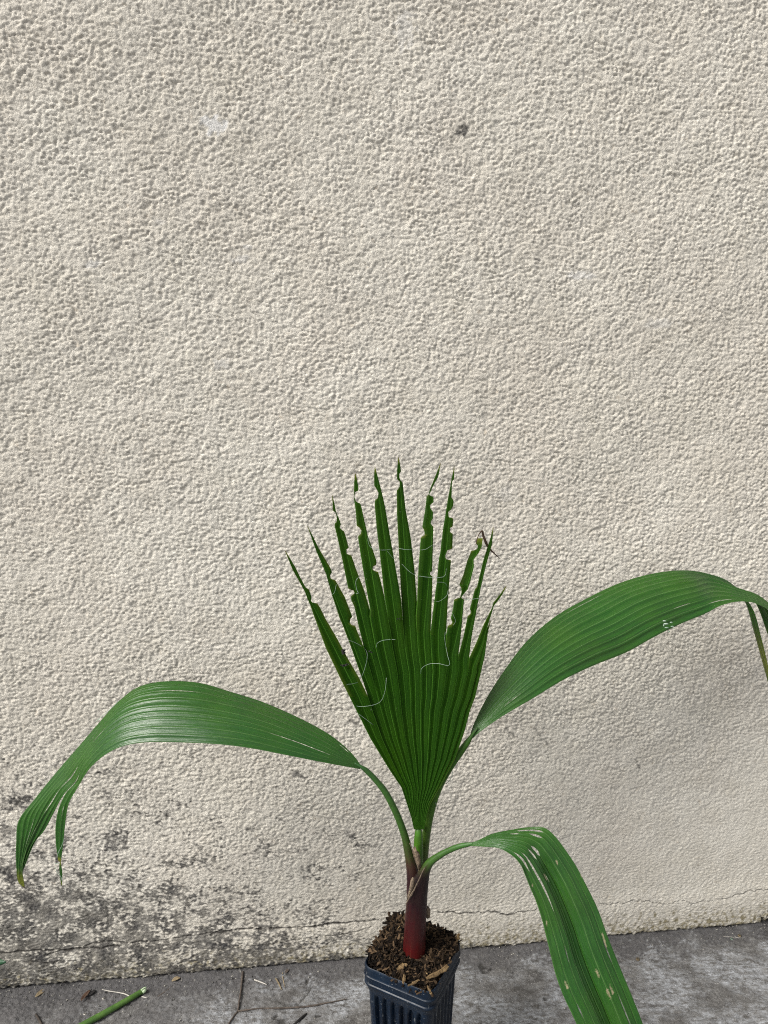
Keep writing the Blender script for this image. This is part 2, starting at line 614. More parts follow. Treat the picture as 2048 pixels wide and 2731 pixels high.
# ------------------------------------------------------------------ wall
def build_wall():
    dx = 0.00142
    core_s = np.arange(-0.68, 0.78, dx)
    core_z = np.arange(-0.010, 1.54, dx)
    tail = np.cumsum(np.geomspace(0.003, 0.5, 26))
    ss = np.concatenate([core_s[0] - tail[::-1], core_s, core_s[-1] + tail])
    zz = np.concatenate([core_z, core_z[-1] + tail[:22]])
    S, Z = np.meshgrid(ss, zz)
    shape = (len(zz), len(ss))
    ntail = 26
    ti = np.minimum(np.arange(shape[1]), np.arange(shape[1])[::-1])
    tl = np.clip(1 - ti / ntail, 0, 1)[None, :] * np.ones(shape)
    tz = np.clip((np.arange(shape[0]) - len(core_z)) / 4.0, 0, 1)[:, None] * np.ones(shape)
    tailm = np.clip(np.maximum(tl * 3, tz), 0, 1)
    # photo positions of every point, only to place the stains where they are
    X = S * WU.x
    Yw = WD + S * WU.y
    PX, PY = project(X, Yw, Z)
    # rough-cast grain
    streak = band_noise(shape, dx, 0.020, 0.6, 2.2, R(80), 90)        # dribbles running down
    lump = band_noise(shape, dx, 0.0080, 0.42, 1.15, R(18), 1)
    lump2 = band_noise(shape, dx, 0.0052, 0.45, 1.12, R(25), 2)
    big = band_noise(shape, dx, 0.060, 0.6, 1.0, 0, 3)
    strata = band_noise(shape, dx, 0.0075, 0.5, 1.5, R(4), 4)
    gr1 = grain_noise(shape, dx, 0.0028, 0.00092, 1.25, R(-22), 61)
    gr2 = grain_noise(shape, dx, 0.0052, 0.0018, 1.2, R(-30), 62, 1.0)
    fine_ = band_noise(shape, dx, 0.0042, 0.35, 1.1, 0, 63)
    gr3 = grain_noise(shape, dx, 0.0075, 0.0024, 1.3, R(-35), 65, 1.1)
    pick = smooth(-0.6, 1.2, fractal(shape, dx, 0.11, 70))          # coarser throw in patches
    h = (0.86 - 0.10 * pick) * gr1 + 0.20 * gr2 + 0.16 * pick * gr3
    amp = 1.0 + 0.10 * big + 0.08 * np.clip(fractal(shape, dx, 0.25, 80), -2, 2) + 0.12 * smooth(0.8, 1.5, Z)
    low = smooth(0.34, 0.05, Z)
    rightlow = smooth(1150, 1500, PX) * smooth(1800, 2250, PY)
    h = h * amp * (1 - 0.55 * low) * (1 - 0.38 * rightlow) + strata * (0.40 * low)
    disp = h * 0.00072 * (1 - tailm)
    # slow trowel waves
    disp += fractal(shape, dx, 0.45, 20) * 0.0006 * (1 - tailm)
    # worn smooth spots
    worn = np.zeros(shape)
    wn_ = band_noise(shape, dx, 0.016, 0.7, 1, 0, 8)
    for cx, cy, rx, ry, a in ((575, 335, 30, 22, .9), (548, 322, 16, 12, .8), (250, 705, 20, 10, .5), (1550, 735, 36, 12, .5), (645, 690, 24, 9, .4), (660, 660, 14, 8, .4), (1080, 80, 26, 50, .35), (1350, 1320, 30, 20, .2), (590, 970, 26, 12, .35), (420, 590, 20, 10, .3), (1760, 860, 40, 14, .3)):
        d = np.hypot((PX - cx) / rx, (PY - cy) / ry) - 0.25 * wn_
        worn = np.maximum(worn, a * smooth(1.15, 0.7, d))
    disp *= (1 - 0.75 * worn)
    # ---- dirt
    gcell = grain_noise(shape, dx, 0.0050, 0.0018, 1.3, R(-12), 64)
    grime = gcell * 0.62 + band_noise(shape, dx, 0.0090, 0.7, 1.6, R(-20), 31) * 0.50 + fractal(shape, dx, 0.08, 40, 1.3) * 0.45 + streak * 0.22
    y0 = np.interp(PX, [0, 250, 450, 650, 950, 1250, 1600, 2048], [2060, 2130, 2190, 2230, 2320, 2470, 2530, 2470])
    lf = np.interp(PX, [-400, 0, 450, 800, 1050, 1250, 1700, 2100], [1.04, 1.04, 1.08, 1.02, .88, .55, .27, .2])
    p = np.clip((PY - y0) / 330.0, 0, 1) ** 0.8 * lf * 0.80
    p = np.maximum(p, lf * 0.30 * smooth(y0 - 260, y0 + 30, PY) * smooth(1500, 900, PX))
    for cx, cy, rx, ry, a in ((60, 2120, 90, 60, .55), (20, 2300, 70, 70, .3), (390, 2130, 110, 60, .42), (440, 2180, 60, 25, .45), (300, 2240, 110, 45, .42), (500, 2300, 90, 35, .55), (560, 2285, 40, 16, .55), (270, 2330, 70, 45, .5), (130, 2200, 80, 80, .4), (760, 2120, 60, 40, .25), (900, 2330, 60, 40, .3), (980, 2250, 70, 40, .40), (1010, 2240, 30, 20, .35), (640, 2290, 60, 20, .3), (150, 1875, 50, 20, .42), (440, 1950, 60, 20, .3), (280, 2060, 60, 30, .4), (620, 2000, 60, 20, .25), (930, 2060, 60, 20, .1), (60, 2480, 120, 70, .45), (250, 2450, 60, 18, .5), (120, 2440, 60, 20, .6), (0, 2570, 90, 60, 1.0), (70, 2640, 200, 30, .4), (1060, 2080, 40, 30, .12), (1680, 2040, 30, 30, .15), (1230, 1560, 20, 20, .05)):  # stains; the strongest blob, at far left, paints the shadow by the weed
        d = np.hypot((PX - cx) / rx, (PY - cy) / ry)
        p = np.maximum(p, a * np.exp(-d * d * 0.9) + 0.25 * p)
    p = np.maximum(p, 1.0 * smooth(0.034, 0.0, Z) * np.interp(PX, [0, 1000, 1500], [1, .55, .35]))
    dirt = smooth(-0.15, 0.65, grime * 0.82 + (p * 3.0 - 1.75)) * np.clip(p * 4, 0, 1) * (0.8 + 0.2 * smooth(-1, 1, big))
    # clear-edged mud splashes
    for cx, cy, rx, ry, an, a in ((1238, 344, 14, 12, .3, 1), (1224, 353, 10, 6, -.3, 1), (1212, 357, 4, 3, 0, .7), (1432, 692, 8, 4, .2, .75), (1452, 628, 10, 4, .3, .3), (1520, 645, 7, 4, .2, .35), (256, 880, 6, 5, .7, .7), (245, 877, 4, 2, 0, .4), (838, 1047, 5, 3, 0, .6), (1724, 958, 9, 5, -.2, .4),
                              (790, 2064, 15, 7, .35, .85), (806, 2072, 7, 5, .4, .8), (820, 2073, 5, 3, .2, .5), (938, 1922, 8, 5, .5, .7), (950, 1930, 9, 4, .5, .85), (747, 2184, 12, 4, .45, .7), (1352, 1945, 7, 4, .8, .6), (1365, 1958, 9, 4, .7, .65), (1428, 1945, 6, 3, .7, .5), (1440, 1960, 6, 3, .6, .5), (1458, 1982, 7, 4, .8, .6), (1697, 2030, 5, 3, .8, .6), (1704, 2045, 8, 3, 1.0, .7),
                              (1452, 1885, 4, 2, .3, .8), (1850, 1846, 3, 2, 0, .9), (1635, 1930, 3, 2, 0, .7), (1730, 1963, 3, 2, 0, .8), (1702, 1783, 4, 2, .3, .6), (1826, 2028, 3, 2, 0, .8), (793, 2265, 9, 4, .3, .6), (812, 2265, 8, 4, .7, .6), (610, 2375, 14, 7, .2, .7), (618, 2393, 10, 4, .3, .6), (535, 2260, 12, 6, .5, .6), (830, 2140, 12, 3, -.1, .4), (370, 2450, 14, 12, 1.2, .5), (128, 2438, 34, 14, .1, .8), (150, 2460, 20, 16, .5, .6), (20, 2215, 22, 14, .2, .6), (780, 1815, 8, 3, 0, .3), (505, 2015, 14, 6, 0, .35), (433, 2038, 8, 6, .7, .5)):
        c, s = math.cos(an), math.sin(an)
        ux = (PX - cx) * c + (PY - cy) * s
        uy = -(PX - cx) * s + (PY - cy) * c
        d = np.hypot(ux / rx, uy / ry) + 0.22 * wn_ + 0.12 * lump
        msk = a * smooth(1.25, 0.75, d)
        dirt = np.maximum(dirt, msk)
        disp *= (1 - 0.5 * msk)
    # tiny random specks
    speck = band_noise(shape, dx, 0.006, 0.5, 1, 0, 55)
    dirt = np.maximum(dirt, 0.55 * smooth(3.55, 4.1, speck + 0.5 * smooth(1700, 2300, PY) * smooth(900, 1500, PX)))
    olive = 0.95 * smooth(0.050, 0.004, Z + 0.012 * wn_) + 0.15 * smooth(.2, .05, Z)
    # ---- hairline cracks
    crack = np.zeros(shape)
    for pts, w, a, sd in (([(120, 2545), (280, 2510), (400, 2510), (560, 2487), (640, 2477), (800, 2470), (930, 2459), (1010, 2452)], .0007, 1, 1),
                      ([(560, 2490), (640, 2478), (790, 2474), (905, 2460), (1000, 2452)], .0012, 1, 2),
                      ([(1170, 2432), (1260, 2434), (1300, 2430), (1350, 2434), (1400, 2430), (1430, 2422)], .0010, 1, 3),
                      ([(1600, 2412), (1640, 2410), (1690, 2400), (1730, 2402), (1775, 2408), (1820, 2398), (1840, 2406), (1900, 2398), (1960, 2384), (2000, 2374), (2048, 2372), (2200, 2360)], .0006, .7, 4),
                      ([(0, 2538), (90, 2535), (200, 2532), (320, 2520)], .0011, 1, 5),
                      ([(620, 2520), (720, 2515), (800, 2500), (900, 2490), (990, 2470)], .0006, .7, 6),
                      ([(90, 2565), (140, 2568), (155, 2562)], .0008, .8, 7)):
        q = [on_wall(x, y) for x, y in rough_line(pts, 3.0, 5, sd)]
        d = dist_poly(S, Z, q)
        wv = w * (0.75 + 0.45 * np.tanh(grime))
        m_ = a * smooth(wv * 2.2, wv * 0.7, d)
        crack = np.maximum(crack, m_ * 0.9)
        disp -= 0.0016 * m_
    # lower lip: the render coat rounds under, and is chipped away at far right and far left
    lip = smooth(0.010, -0.004, Z + 0.0012 * wn_)
    disp -= 0.008 * lip
    rag = 0.008 * band_noise(shape, dx, 0.05, 0.8, 1, 0, 77)
    hole = smooth(2030, 2075, PX + 14 * wn_) * smooth(0.030, 0.004, Z + rag * .4 - np.clip((PX - 2030) / 2000, 0, .03))
    disp -= 0.045 * hole
    dirt = np.maximum(dirt, hole)  # shade inside the chipped recess, painted dark by way of the dirt mask
    disp += 0.004 * smooth(0.10, 0.05, Z) * smooth(1.0, 0.0, lip) * np.interp(PX, [0, 900, 1500], [.4, 1, 1])
    P = np.zeros((*shape, 3))
    P[..., 0] = X + WN.x * disp
    P[..., 1] = Yw + WN.y * disp
    P[..., 2] = Z
    o = grid_mesh('house_wall', P, M_wall, dict(dirt=dirt, crack=crack, olive=olive, worn=worn, tail=tailm))
    # solid body behind the coat: returns at both ends, top and back, joined in
    me = o.data
    s0, s1, z1 = ss[0], ss[-1], zz[-1]
    base = Vector((0, WD, 0))
    def W(s, z, off): return base + WU * s + WN * off + Vector((0, 0, z))
    import bmesh
    bm = bmesh.new(); bm.from_mesh(me)
    vs = [bm.verts.new(W(*q)) for q in ((s0, -.02, -.001), (s1, -.02, -.001), (s1, z1, -.001), (s0, z1, -.001), (s0, -.02, -.25), (s1, -.02, -.25), (s1, z1, -.25), (s0, z1, -.25))]
    for f in ((0, 3, 7, 4), (1, 5, 6, 2), (3, 2, 6, 7), (4, 7, 6, 5)):
        bm.faces.new([vs[k] for k in f])
    bm.to_mesh(me); bm.free()
    tag(o, "cream rough-cast stucco house wall, stained grey at its foot with a hairline crack", "wall")


# ------------------------------------------------------------------ ground
def build_ground():
    dx = 0.0022
    cx_ = np.arange(-0.78, 0.92, dx)
    cy_ = np.arange(0.86, 1.235, dx)
    tail = np.cumsum(np.geomspace(0.003, 14.0, 34))
    xs = np.concatenate([cx_[0] - tail[::-1], cx_, cx_[-1] + tail])
    ys = np.concatenate([cy_[0] - tail[::-1], cy_, cy_[-1] + tail])
    X, Y = np.meshgrid(xs, ys)
    shape = X.shape
    ti = np.minimum(np.arange(shape[1]), np.arange(shape[1])[::-1])
    tj = np.minimum(np.arange(shape[0]), np.arange(shape[0])[::-1])
    core = np.clip((ti - 28) / 8, 0, 1)[None, :] * np.clip((tj - 28) / 8, 0, 1)[:, None]
    PX, PY = project(X, Y, np.zeros(shape))
    g1 = band_noise(shape, dx, 0.011, 0.7, 1, 0, 101)
    g2 = fractal(shape, dx, 0.12, 110)
    g3 = band_noise(shape, dx, 0.006, 0.5, 1, 0, 120)
    pits = smooth(1.6, 2.6, g1)
    rough = np.interp(PX, [0, 500, 900, 1200], [1.25, .9, .6, .45])
    h = (0.00035 * g3 * rough + 0.0005 * g1 * rough + 0.0009 * g2 - 0.0012 * pits)
    dwall = (WD + 0.1127 * X - Y) * math.cos(PSI)      # distance from wall
    # raised grime fillet along the wall
    band = smooth(0.055, 0.015, dwall + 0.008 * g1 + 0.008 * g2)
    h = h + 0.004 * smooth(0.03, 0.0, dwall + 0.004 * g2)
    damp = np.clip(band * 0.92 + np.interp(PX, [0, 350, 700, 1000], [.85, .6, .22, 0]) * smooth(-1.2, .8, g2 + .3), 0, 1)
    wear = np.interp(PX, [0, 450, 700, 1100], [.0, .3, .8, 1]) * (1 - band)
    crack = np.zeros(shape)
    def gp(x, y):
        v = on_ground(x, y); return (v.x, v.y)
    # broken-edged patch and pits left of the pot
    patch = [(740, 2668), (760, 2680), (790, 2682), (806, 2668), (818, 2655), (828, 2640), (826, 2625)]
    d = dist_poly(X, Y, [gp(*q) for q in rough_line(patch, 2.5, 4, 9)])
    k = smooth(0.0019, 0.0006, d); crack = np.maximum(crack, k * .75); h = h - 0.0016 * k
    for (x, y, rr) in ((821, 2616, .0045), (846, 2631, .0022), (623, 2611, .002), (750, 2722, .008), (735, 2714, .005), (848, 2708, .003), (1180, 2690, .003), (1453, 2664, .004), (1308, 2585, .004), (1285, 2575, .008), (1290, 2590, .005)):
        c = gp(x, y)
        d = np.hypot(X - c[0], Y - c[1]) + 0.0012 * g1
        k = smooth(rr, rr * .5, d); crack = np.maximum(crack, k * .85); h = h - 0.0015 * k
    # corner recess at far right, its shade painted through the crack mask
    c = gp(2085, 2480)
    k = smooth(0.05, 0.02, np.hypot(X - c[0], (Y - c[1]) * 1.0) + 0.004 * g1); crack = np.maximum(crack, k * .45); h = h - .003 * k
    Z = h * core
    P = np.stack([X, Y, Z], -1)
    o = grid_mesh('ground', P, M_ground, dict(damp=damp, crack=crack, wear=wear))
    tag(o, "worn grey concrete ground strip at the foot of the wall", None, None, 'structure')


# ------------------------------------------------------------------ frond builders
def leaf_mesh(name, parent, mat, body, groups, sub=8, pleat=0.05, slits=(), uoff=0.0, tips=(), label=None, valley=None, fade=None, scars=()):
    """body: list of (U, W, arch) with U, W = (px,py,Y).  groups: (t0,t1,npleats,fingerA,fingerB)
    Every group of folds becomes one leaf_segment."""
    BU = [at(*b[0]) for b in body]
    BW = [at(*b[1]) for b in body]
    segs = []
    pl = 0
    for (t0, t1, npl, fa, fb) in groups:
        FA = [at(*q) for q in fa]; FB = [at(*q) for q in fb]
        curves = []
        for k in range(npl + 1):
            kk = k + (0.22 * math.sin(k * 5.3 + t0 * 9) if 0 < k < npl else 0)
            t = t0 + (t1 - t0) * kk / npl
            pts = []
            for i, (U, W) in enumerate(zip(BU, BW)):
                p = U.lerp(W, t)
                along = (BU[min(i + 1, len(BU) - 1)].lerp(BW[min(i + 1, len(BU) - 1)], t) - BU[max(i - 1, 0)].lerp(BW[max(i - 1, 0)], t))
                nrm = along.cross(W - U)
                if nrm.length > 1e-9:
                    nrm.normalize()
                    if nrm.z + -0.6 * nrm.y < 0: nrm = -nrm
                p = p + nrm * (body[i][2] * 4 * t * (1 - t) * (W - U).length)
                if valley and i > valley[0]:
                    kf = min(1.0, (i - valley[0]) / 3.0)
                    p = p - nrm * (kf * valley[1] * (W - U).length * (math.exp(-((t - valley[2]) / valley[3]) ** 2) + 0.35 * math.exp(-((t - valley[2] + .33) / .09) ** 2)))
                pts.append(p)
            for a, b in zip(FA, FB):
                pts.append(a.lerp(b, k / npl))
            curves.append(catmull(pts, sub))
        n = len(curves[0])
        cols, us = [], []
        for k in range(npl):
            A, B = curves[k], curves[k + 1]
            wv = B - A
            al = np.gradient(A, axis=0)
            nr = np.cross(al, wv)
            nr /= (np.linalg.norm(nr, axis=1)[:, None] + 1e-12)
            sg = np.where((nr[:, 2] - 0.6 * nr[:, 1]) < 0, -1, 1)[:, None]
            nr = nr * sg
            L = np.linalg.norm(wv, axis=1)[:, None]
            if fade: L = L * np.interp(np.arange(n) / sub, fade[0], fade[1])[:, None]
            for f in (0, .25, .5, .75):
                dep = (1 - abs(f - .5) * 2)
                wob = 1 + 0.25 * math.sin(1.7 * (pl + k))
                cols.append(A + wv * f - nr * L * dep * pleat * wob * 4)
                us.append(pl + k + f)
        cols.append(curves[-1]); us.append(pl + npl)
        cols = np.array(cols)                     # ncol, n, 3
        # slits open between two columns
        left = cols.copy(); right = cols.copy()
        cut = {}
        for (su, r0, r1, w) in slits:
            j = int(np.argmin([abs(u - su) for u in us]))
            if abs(us[j] - su) > 0.2 or j == 0 or j == len(us) - 1: continue
            a = np.arange(n) / sub
            w_ = w * np.sin(np.pi * np.clip((a - r0) / (r1 - r0), 0, 1))
            dirr = cols[j + 1] - cols[j]; dirl = cols[j - 1] - cols[j]
            dr = np.linalg.norm(dirr, axis=1)[:, None] + 1e-9; dl = np.linalg.norm(dirl, axis=1)[:, None] + 1e-9
            right[j] += dirr / dr * np.minimum(w_[:, None] * .5, dr * .8)
            left[j] += dirl / dl * np.minimum(w_[:, None] * .5, dl * .8)
            cut[j] = True
        verts, uvs, faces, idx = [], [], [], []
        tipv = []
        def addcol(c, u):
            st_ = len(verts)
            for i in range(n):
                verts.append(c[i]); uvs.append((u, i / sub * 0.5))
            return st_
        prev = addcol(cols[0], us[0])
        for j in range(1, len(us)):
            cur = addcol(left[j], us[j])
            for i in range(n - 1):
                faces.append((prev + i, prev + i + 1, cur + i + 1, cur + i))
            prev = cur
            if j in cut:
                prev = addcol(right[j], us[j])
        V = np.array(verts)
        tip = np.zeros(len(V))
        for (c, rad, a) in tips:
            d = np.linalg.norm(V - np.array(at(*c)), axis=1)
            tip = np.maximum(tip, a * np.clip(1.3 - d / rad, 0, 1))
        scar = np.zeros(len(V))
        for (p1, p2, rad) in scars:
            a_ = np.array(ray(*p1)); b_ = np.array(ray(*p2))
            q = V - np.array((0, 0, CAM_H))
            t_ = np.linalg.norm(q, axis=1)[:, None]
            a_ = a_ / np.linalg.norm(a_); b_ = b_ / np.linalg.norm(b_)
            ab = b_ - a_
            tt = np.clip(((q / t_ - a_) @ ab) / (ab @ ab + 1e-12), 0, 1)
            d = np.linalg.norm(q - (a_ + tt[:, None] * ab) * t_, axis=1)
            scar = np.maximum(scar, np.clip(1.3 - d / (rad * .6), 0, 1))
        o = mesh_obj(name, V, faces, mat, parent, uvs=uvs, attrs={'tip': tip, 'scar': scar})
        m = o.modifiers.new('thickness', 'SOLIDIFY'); m.thickness = 0.00035; m.offset = 0
        if label: o['label'] = label
        segs.append(o)
        pl += npl
    return segs


# ------------------------------------------------------------------ the palm
def crop1(pts): return [(700 + x * 0.42194, 1200 + y * 0.42194) for x, y in pts]


def fanY(px, py):
    """depth of the upright fan: leans back towards the wall and is slightly dished"""
    t = (2205 - py) / 980.0
    return 0.852 + 0.075 * t + 0.02 * t * t - 0.00000012 * (px - 1115) ** 2


def build_fan(palm):
    leaf = empty('fan_leaf', at(1115, 2205, 0.852), palm)
    leaf['label'] = "upright central fan leaf with tattered insect-bitten tips"
    seg = [
        ([(142, 638), (190, 757), (238, 842), (268, 896), (284, 940), (303, 985), (326, 1050), (400, 1250), (490, 1440), (590, 1640)],
         [(147, 640), (208, 742), (250, 828), (272, 868), (294, 882), (300, 900), (310, 930), (306, 955), (320, 968), (345, 964), (360, 990), (400, 1070), (470, 1190), (540, 1320), (610, 1440), (668, 1560)]),
        ([(282, 478), (340, 640), (400, 780), (440, 920), (490, 1070), (500, 1090), (550, 1220), (600, 1360), (668, 1560)],
         [(285, 480), (318, 545), (350, 610), (430, 748), (440, 775), (428, 790), (430, 812), (445, 820), (458, 812), (470, 840), (520, 930), (555, 1020), (567, 1055), (555, 1070), (552, 1095), (566, 1108), (585, 1105), (600, 1150), (640, 1245)]),
        ([(439, 285), (443, 340), (445, 385), (462, 395), (470, 430), (468, 455), (455, 465), (458, 490), (475, 560), (510, 720), (543, 880), (575, 887), (582, 905), (558, 925), (562, 950), (580, 990), (600, 1080), (640, 1245)],
         [(441, 288), (455, 340), (464, 388), (470, 405), (490, 450), (496, 472), (487, 490), (500, 505), (515, 512), (530, 560), (545, 618), (530, 630), (532, 655), (545, 662), (560, 660), (570, 690), (590, 750), (640, 880), (680, 1012)]),
        ([(584, 148), (579, 200), (578, 270), (577, 300), (590, 390), (595, 480), (612, 490), (626, 510), (620, 532), (603, 545), (606, 570), (620, 660), (650, 840), (682, 1015)],
         [(588, 150), (598, 185), (607, 240), (603, 262), (584, 266), (581, 300), (592, 328), (618, 338), (625, 360), (650, 470), (665, 540), (690, 610), (720, 700), (719, 730), (700, 735), (695, 755), (712, 767), (730, 770), (745, 820), (768, 920), (812, 1160)]),
        ([(709, 105), (705, 160), (706, 225), (722, 250), (733, 272), (728, 305), (712, 315), (709, 340), (720, 480), (740, 640), (755, 780), (772, 935), (812, 1160)],
         [(712, 107), (745, 230), (775, 360), (800, 510), (830, 680), (860, 850), (878, 960), (893, 1160)]),
        ([(858, 45), (850, 130), (850, 185), (866, 198), (867, 225), (860, 245), (849, 255), (850, 400), (858, 560), (868, 760), (880, 965), (893, 1160)],
         [(861, 47), (872, 100), (875, 140), (865, 150), (865, 175), (875, 195), (886, 205), (905, 380), (935, 540), (960, 750), (977, 965)]),
        ([(1124, 85), (1090, 170), (1062, 240), (1048, 284), (1038, 292), (1028, 380), (1010, 485), (1024, 515), (1025, 540), (1005, 548), (1000, 560), (985, 760), (977, 965)],
         [(1127, 87), (1110, 170), (1080, 225), (1052, 286), (1080, 296), (1082, 330), (1060, 348), (1062, 372), (1078, 390), (1077, 435), (1064, 452), (1066, 470), (1079, 485), (1078, 600), (1072, 765), (1060, 775), (1060, 790), (1074, 797), (1072, 900), (1062, 1155)]),
        ([(1211, 105), (1192, 200), (1170, 320), (1140, 510), (1122, 660), (1116, 680), (1100, 850), (1080, 1000), (1062, 1155)],
         [(1213, 107), (1211, 185), (1198, 200), (1195, 300), (1209, 322), (1205, 355), (1195, 375), (1173, 392), (1178, 425), (1205, 432), (1203, 485), (1185, 492), (1186, 520), (1203, 530), (1200, 625), (1168, 635), (1155, 670), (1160, 690), (1192, 697), (1185, 780), (1172, 950), (1160, 1170)]),
        ([(1363, 558), (1350, 585), (1362, 610), (1356, 630), (1320, 638), (1295, 700), (1270, 790), (1244, 852), (1256, 870), (1258, 900), (1247, 936), (1212, 942), (1205, 1000), (1190, 1065), (1200, 1085), (1196, 1100), (1172, 1112), (1160, 1170)],
         [(1392, 560), (1385, 610), (1367, 650), (1333, 695), (1336, 740), (1318, 810), (1298, 880), (1262, 922), (1256, 938), (1274, 945), (1265, 1050), (1252, 1180), (1238, 1300)]),
        ([(1458, 488), (1440, 560), (1400, 680), (1362, 840), (1355, 868), (1342, 880), (1325, 950), (1310, 1008), (1320, 1020), (1312, 1040), (1297, 1050), (1270, 1180), (1238, 1300)],
         [(1460, 490), (1450, 600), (1415, 720), (1380, 870), (1350, 1030), (1322, 1180), (1305, 1318)]),
        ([(1540, 858), (1500, 915), (1460, 965), (1450, 1000), (1400, 1100), (1350, 1220), (1305, 1318)],
         [(1542, 860), (1515, 915), (1490, 950), (1462, 985), (1455, 1010), (1430, 1090), (1410, 1170), (1385, 1270), (1355, 1378)]),
        ([(1440, 1080), (1420, 1130), (1395, 1230), (1355, 1378)],
         [(1443, 1082), (1425, 1150), (1405, 1300), (1382, 1400), (1345, 1560), (1310, 1650)]),
    ]
    segp = [(crop1(a), crop1(b)) for a, b in seg]
    LE = [(949, 1892), (988, 1970), (1039, 2053), (1071, 2101), (1087, 2149), (1097, 2180), (1104, 2212)]
    RE = [(1253, 1896), (1239, 1950), (1213, 2025), (1175, 2097), (1147, 2145), (1137, 2180), (1131, 2212)]
    full_L = crop1(seg[0][0])[6:-1] + LE
    full_R = [segp[11][1][3], segp[11][1][4], (1253, 1896)] + RE[1:]
    ly = [p[1] for p in full_L]; lx = [p[0] for p in full_L]
    ry = [p[1] for p in full_R]; rx = [p[0] for p in full_R]
    def Lx(y): return np.interp(y, ly, lx)
    def Rx(y): return np.interp(y, ry, rx)
    nseg = len(segp)
    bases = [segp[i][1][-1] for i in range(nseg - 1)]
    fr = []
    for i, (bx, by) in enumerate(bases):
        f = (bx - Lx(by)) / (Rx(by) - Lx(by))
        fr.append(float(f))
    def seam(i, y):                      # seam between segment i and i+1
        bx, by = bases[i]
        f0 = fr[i]; fe = (i + 1) / nseg
        t = np.clip((y - by) / (2212 - by), 0, 1)
        f = f0 * (1 - t) + fe * t
        return Lx(y) * (1 - f) + Rx(y) * f
    YB = 2212.0
    for i, (A, B) in enumerate(segp):
        ytop = min(A[0][1], B[0][1])
        ys = np.concatenate([np.arange(ytop, YB, 2.6), [YB]])
        ay = np.maximum.accumulate(np.array([p[1] for p in A]) + np.arange(len(A)) * 1e-4)
        by_ = np.maximum.accumulate(np.array([p[1] for p in B]) + np.arange(len(B)) * 1e-4)
        ax = np.array([p[0] for p in A]); bx = np.array([p[0] for p in B])
        baseL = YB if i == 0 else bases[i - 1][1]
        baseR = YB if i == nseg - 1 else bases[i][1]
        rows = []
        tipx = 0.5 * (ax[0] + bx[0])
        ylow = max(min(baseL, 2100), min(baseR, 2100)) if 0 < i < nseg - 1 else (baseR if i == 0 else baseL)
        def edges(y):
            if i == 0: l = np.interp(y, ay, ax) if y < A[-2][1] else Lx(y)
            else: l = np.interp(y, ay, ax) if y < baseL else seam(i - 1, y)
            if i == nseg - 1: r = np.interp(y, by_, bx) if y < B[-2][1] else Rx(y)
            else: r = np.interp(y, by_, bx) if y < baseR else seam(i, y)
            return float(l), float(r)
        l0, r0 = edges(ylow)
        mx0 = 0.5 * (l0 + r0)
        cols = [[], [], [], [], []]
        for y in ys:
            l, r = edges(y)
            if y >= ylow: mid = 0.5 * (l + r)
            else:
                # smooth unbitten rib line
                t = (y - ytop) / (ylow - ytop)
                mid = tipx + (mx0 - tipx) * t
                w = max(r - l, 0.3)
                mid = min(max(mid, l + 0.12 * w), r - 0.12 * w)
            if r - l < 1.6: mid = .5 * (l + r); l = mid - .8; r = mid + .8
            # folds: seams towards the viewer, ribs away; opened out near the tips
            up = np.clip((y - 1250) / 700, 0, 1)
            fold = (0.10 + 0.42 * up + 0.25 * np.clip((y - 1950) / 250, 0, 1))
            k = 0.000495
            for c, xx in enumerate((l, 0.5 * (l + mid), mid, 0.5 * (mid + r), r)):
                d = abs(xx - mid) * fold * k
                curl = 0.006 * math.sin(i * 2.1 + y * 0.006) * np.clip((1750 - y) / 500, 0, 1)
                if y < 1560 and i in (8,):
                    curl -= (xx - mid) * 0.0009
                Yd = fanY(xx, y) - d + curl
                cols[c].append(at(xx, y, Yd))
        verts, uvs, faces, tip = [], [], [], []
        n = len(ys)
        for c in range(5):
            for j in range(n):
                verts.append(cols[c][j]); uvs.append((i + c * 0.25 + 0.0, (YB - ys[j]) / 300.0))
                e = 0
                tt = np.clip(1 - (ys[j] - ytop) / 22.0, 0, 1) ** 1.2
                y_ = ys[j]
                # bitten margins go tan: narrower than it should be there
                l, r = cols[0][j], cols[4][j]
                e = 0.0
                if y_ < baseR + 0 and c in (0, 4):
                    jj = min(j + 2, n - 1); j2 = max(j - 2, 0)
                    e = 0.35 * min(1.0, abs(abs(cols[c][jj].x - cols[c][j2].x) - 0.0008) / 0.004)
                tip.append(max(tt * (0.5 if i == 8 else 0.9), e))
        for c in range(4):
            for j in range(n - 1):
                faces.append((c * n + j, c * n + j + 1, (c + 1) * n + j + 1, (c + 1) * n + j))
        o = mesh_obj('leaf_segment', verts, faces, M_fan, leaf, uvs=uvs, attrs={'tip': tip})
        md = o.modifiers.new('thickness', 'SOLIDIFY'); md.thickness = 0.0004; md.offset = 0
    # withered brown strip folded over from a broken tip
    pts = [(1349, 600), (1352, 575), (1368, 535), (1388, 512), (1395, 540), (1410, 580), (1425, 610), (1450, 640), (1480, 668), (1505, 690)]
    wd = [1.2, 1.2, 1.3, 2.6, 3.2, 3.6, 3.2, 2.2, 1.4, .6]
    sp = [(*crop1([p])[0], 0.915 + 0.002 * i, w) for i, (p, w) in enumerate(zip(pts, wd))]
    v, f, u = px_tube(sp, 4, sides=8, squash=0.35)
    o = mesh_obj('withered_strip', v, f, M_brownstrip, leaf, uvs=u)
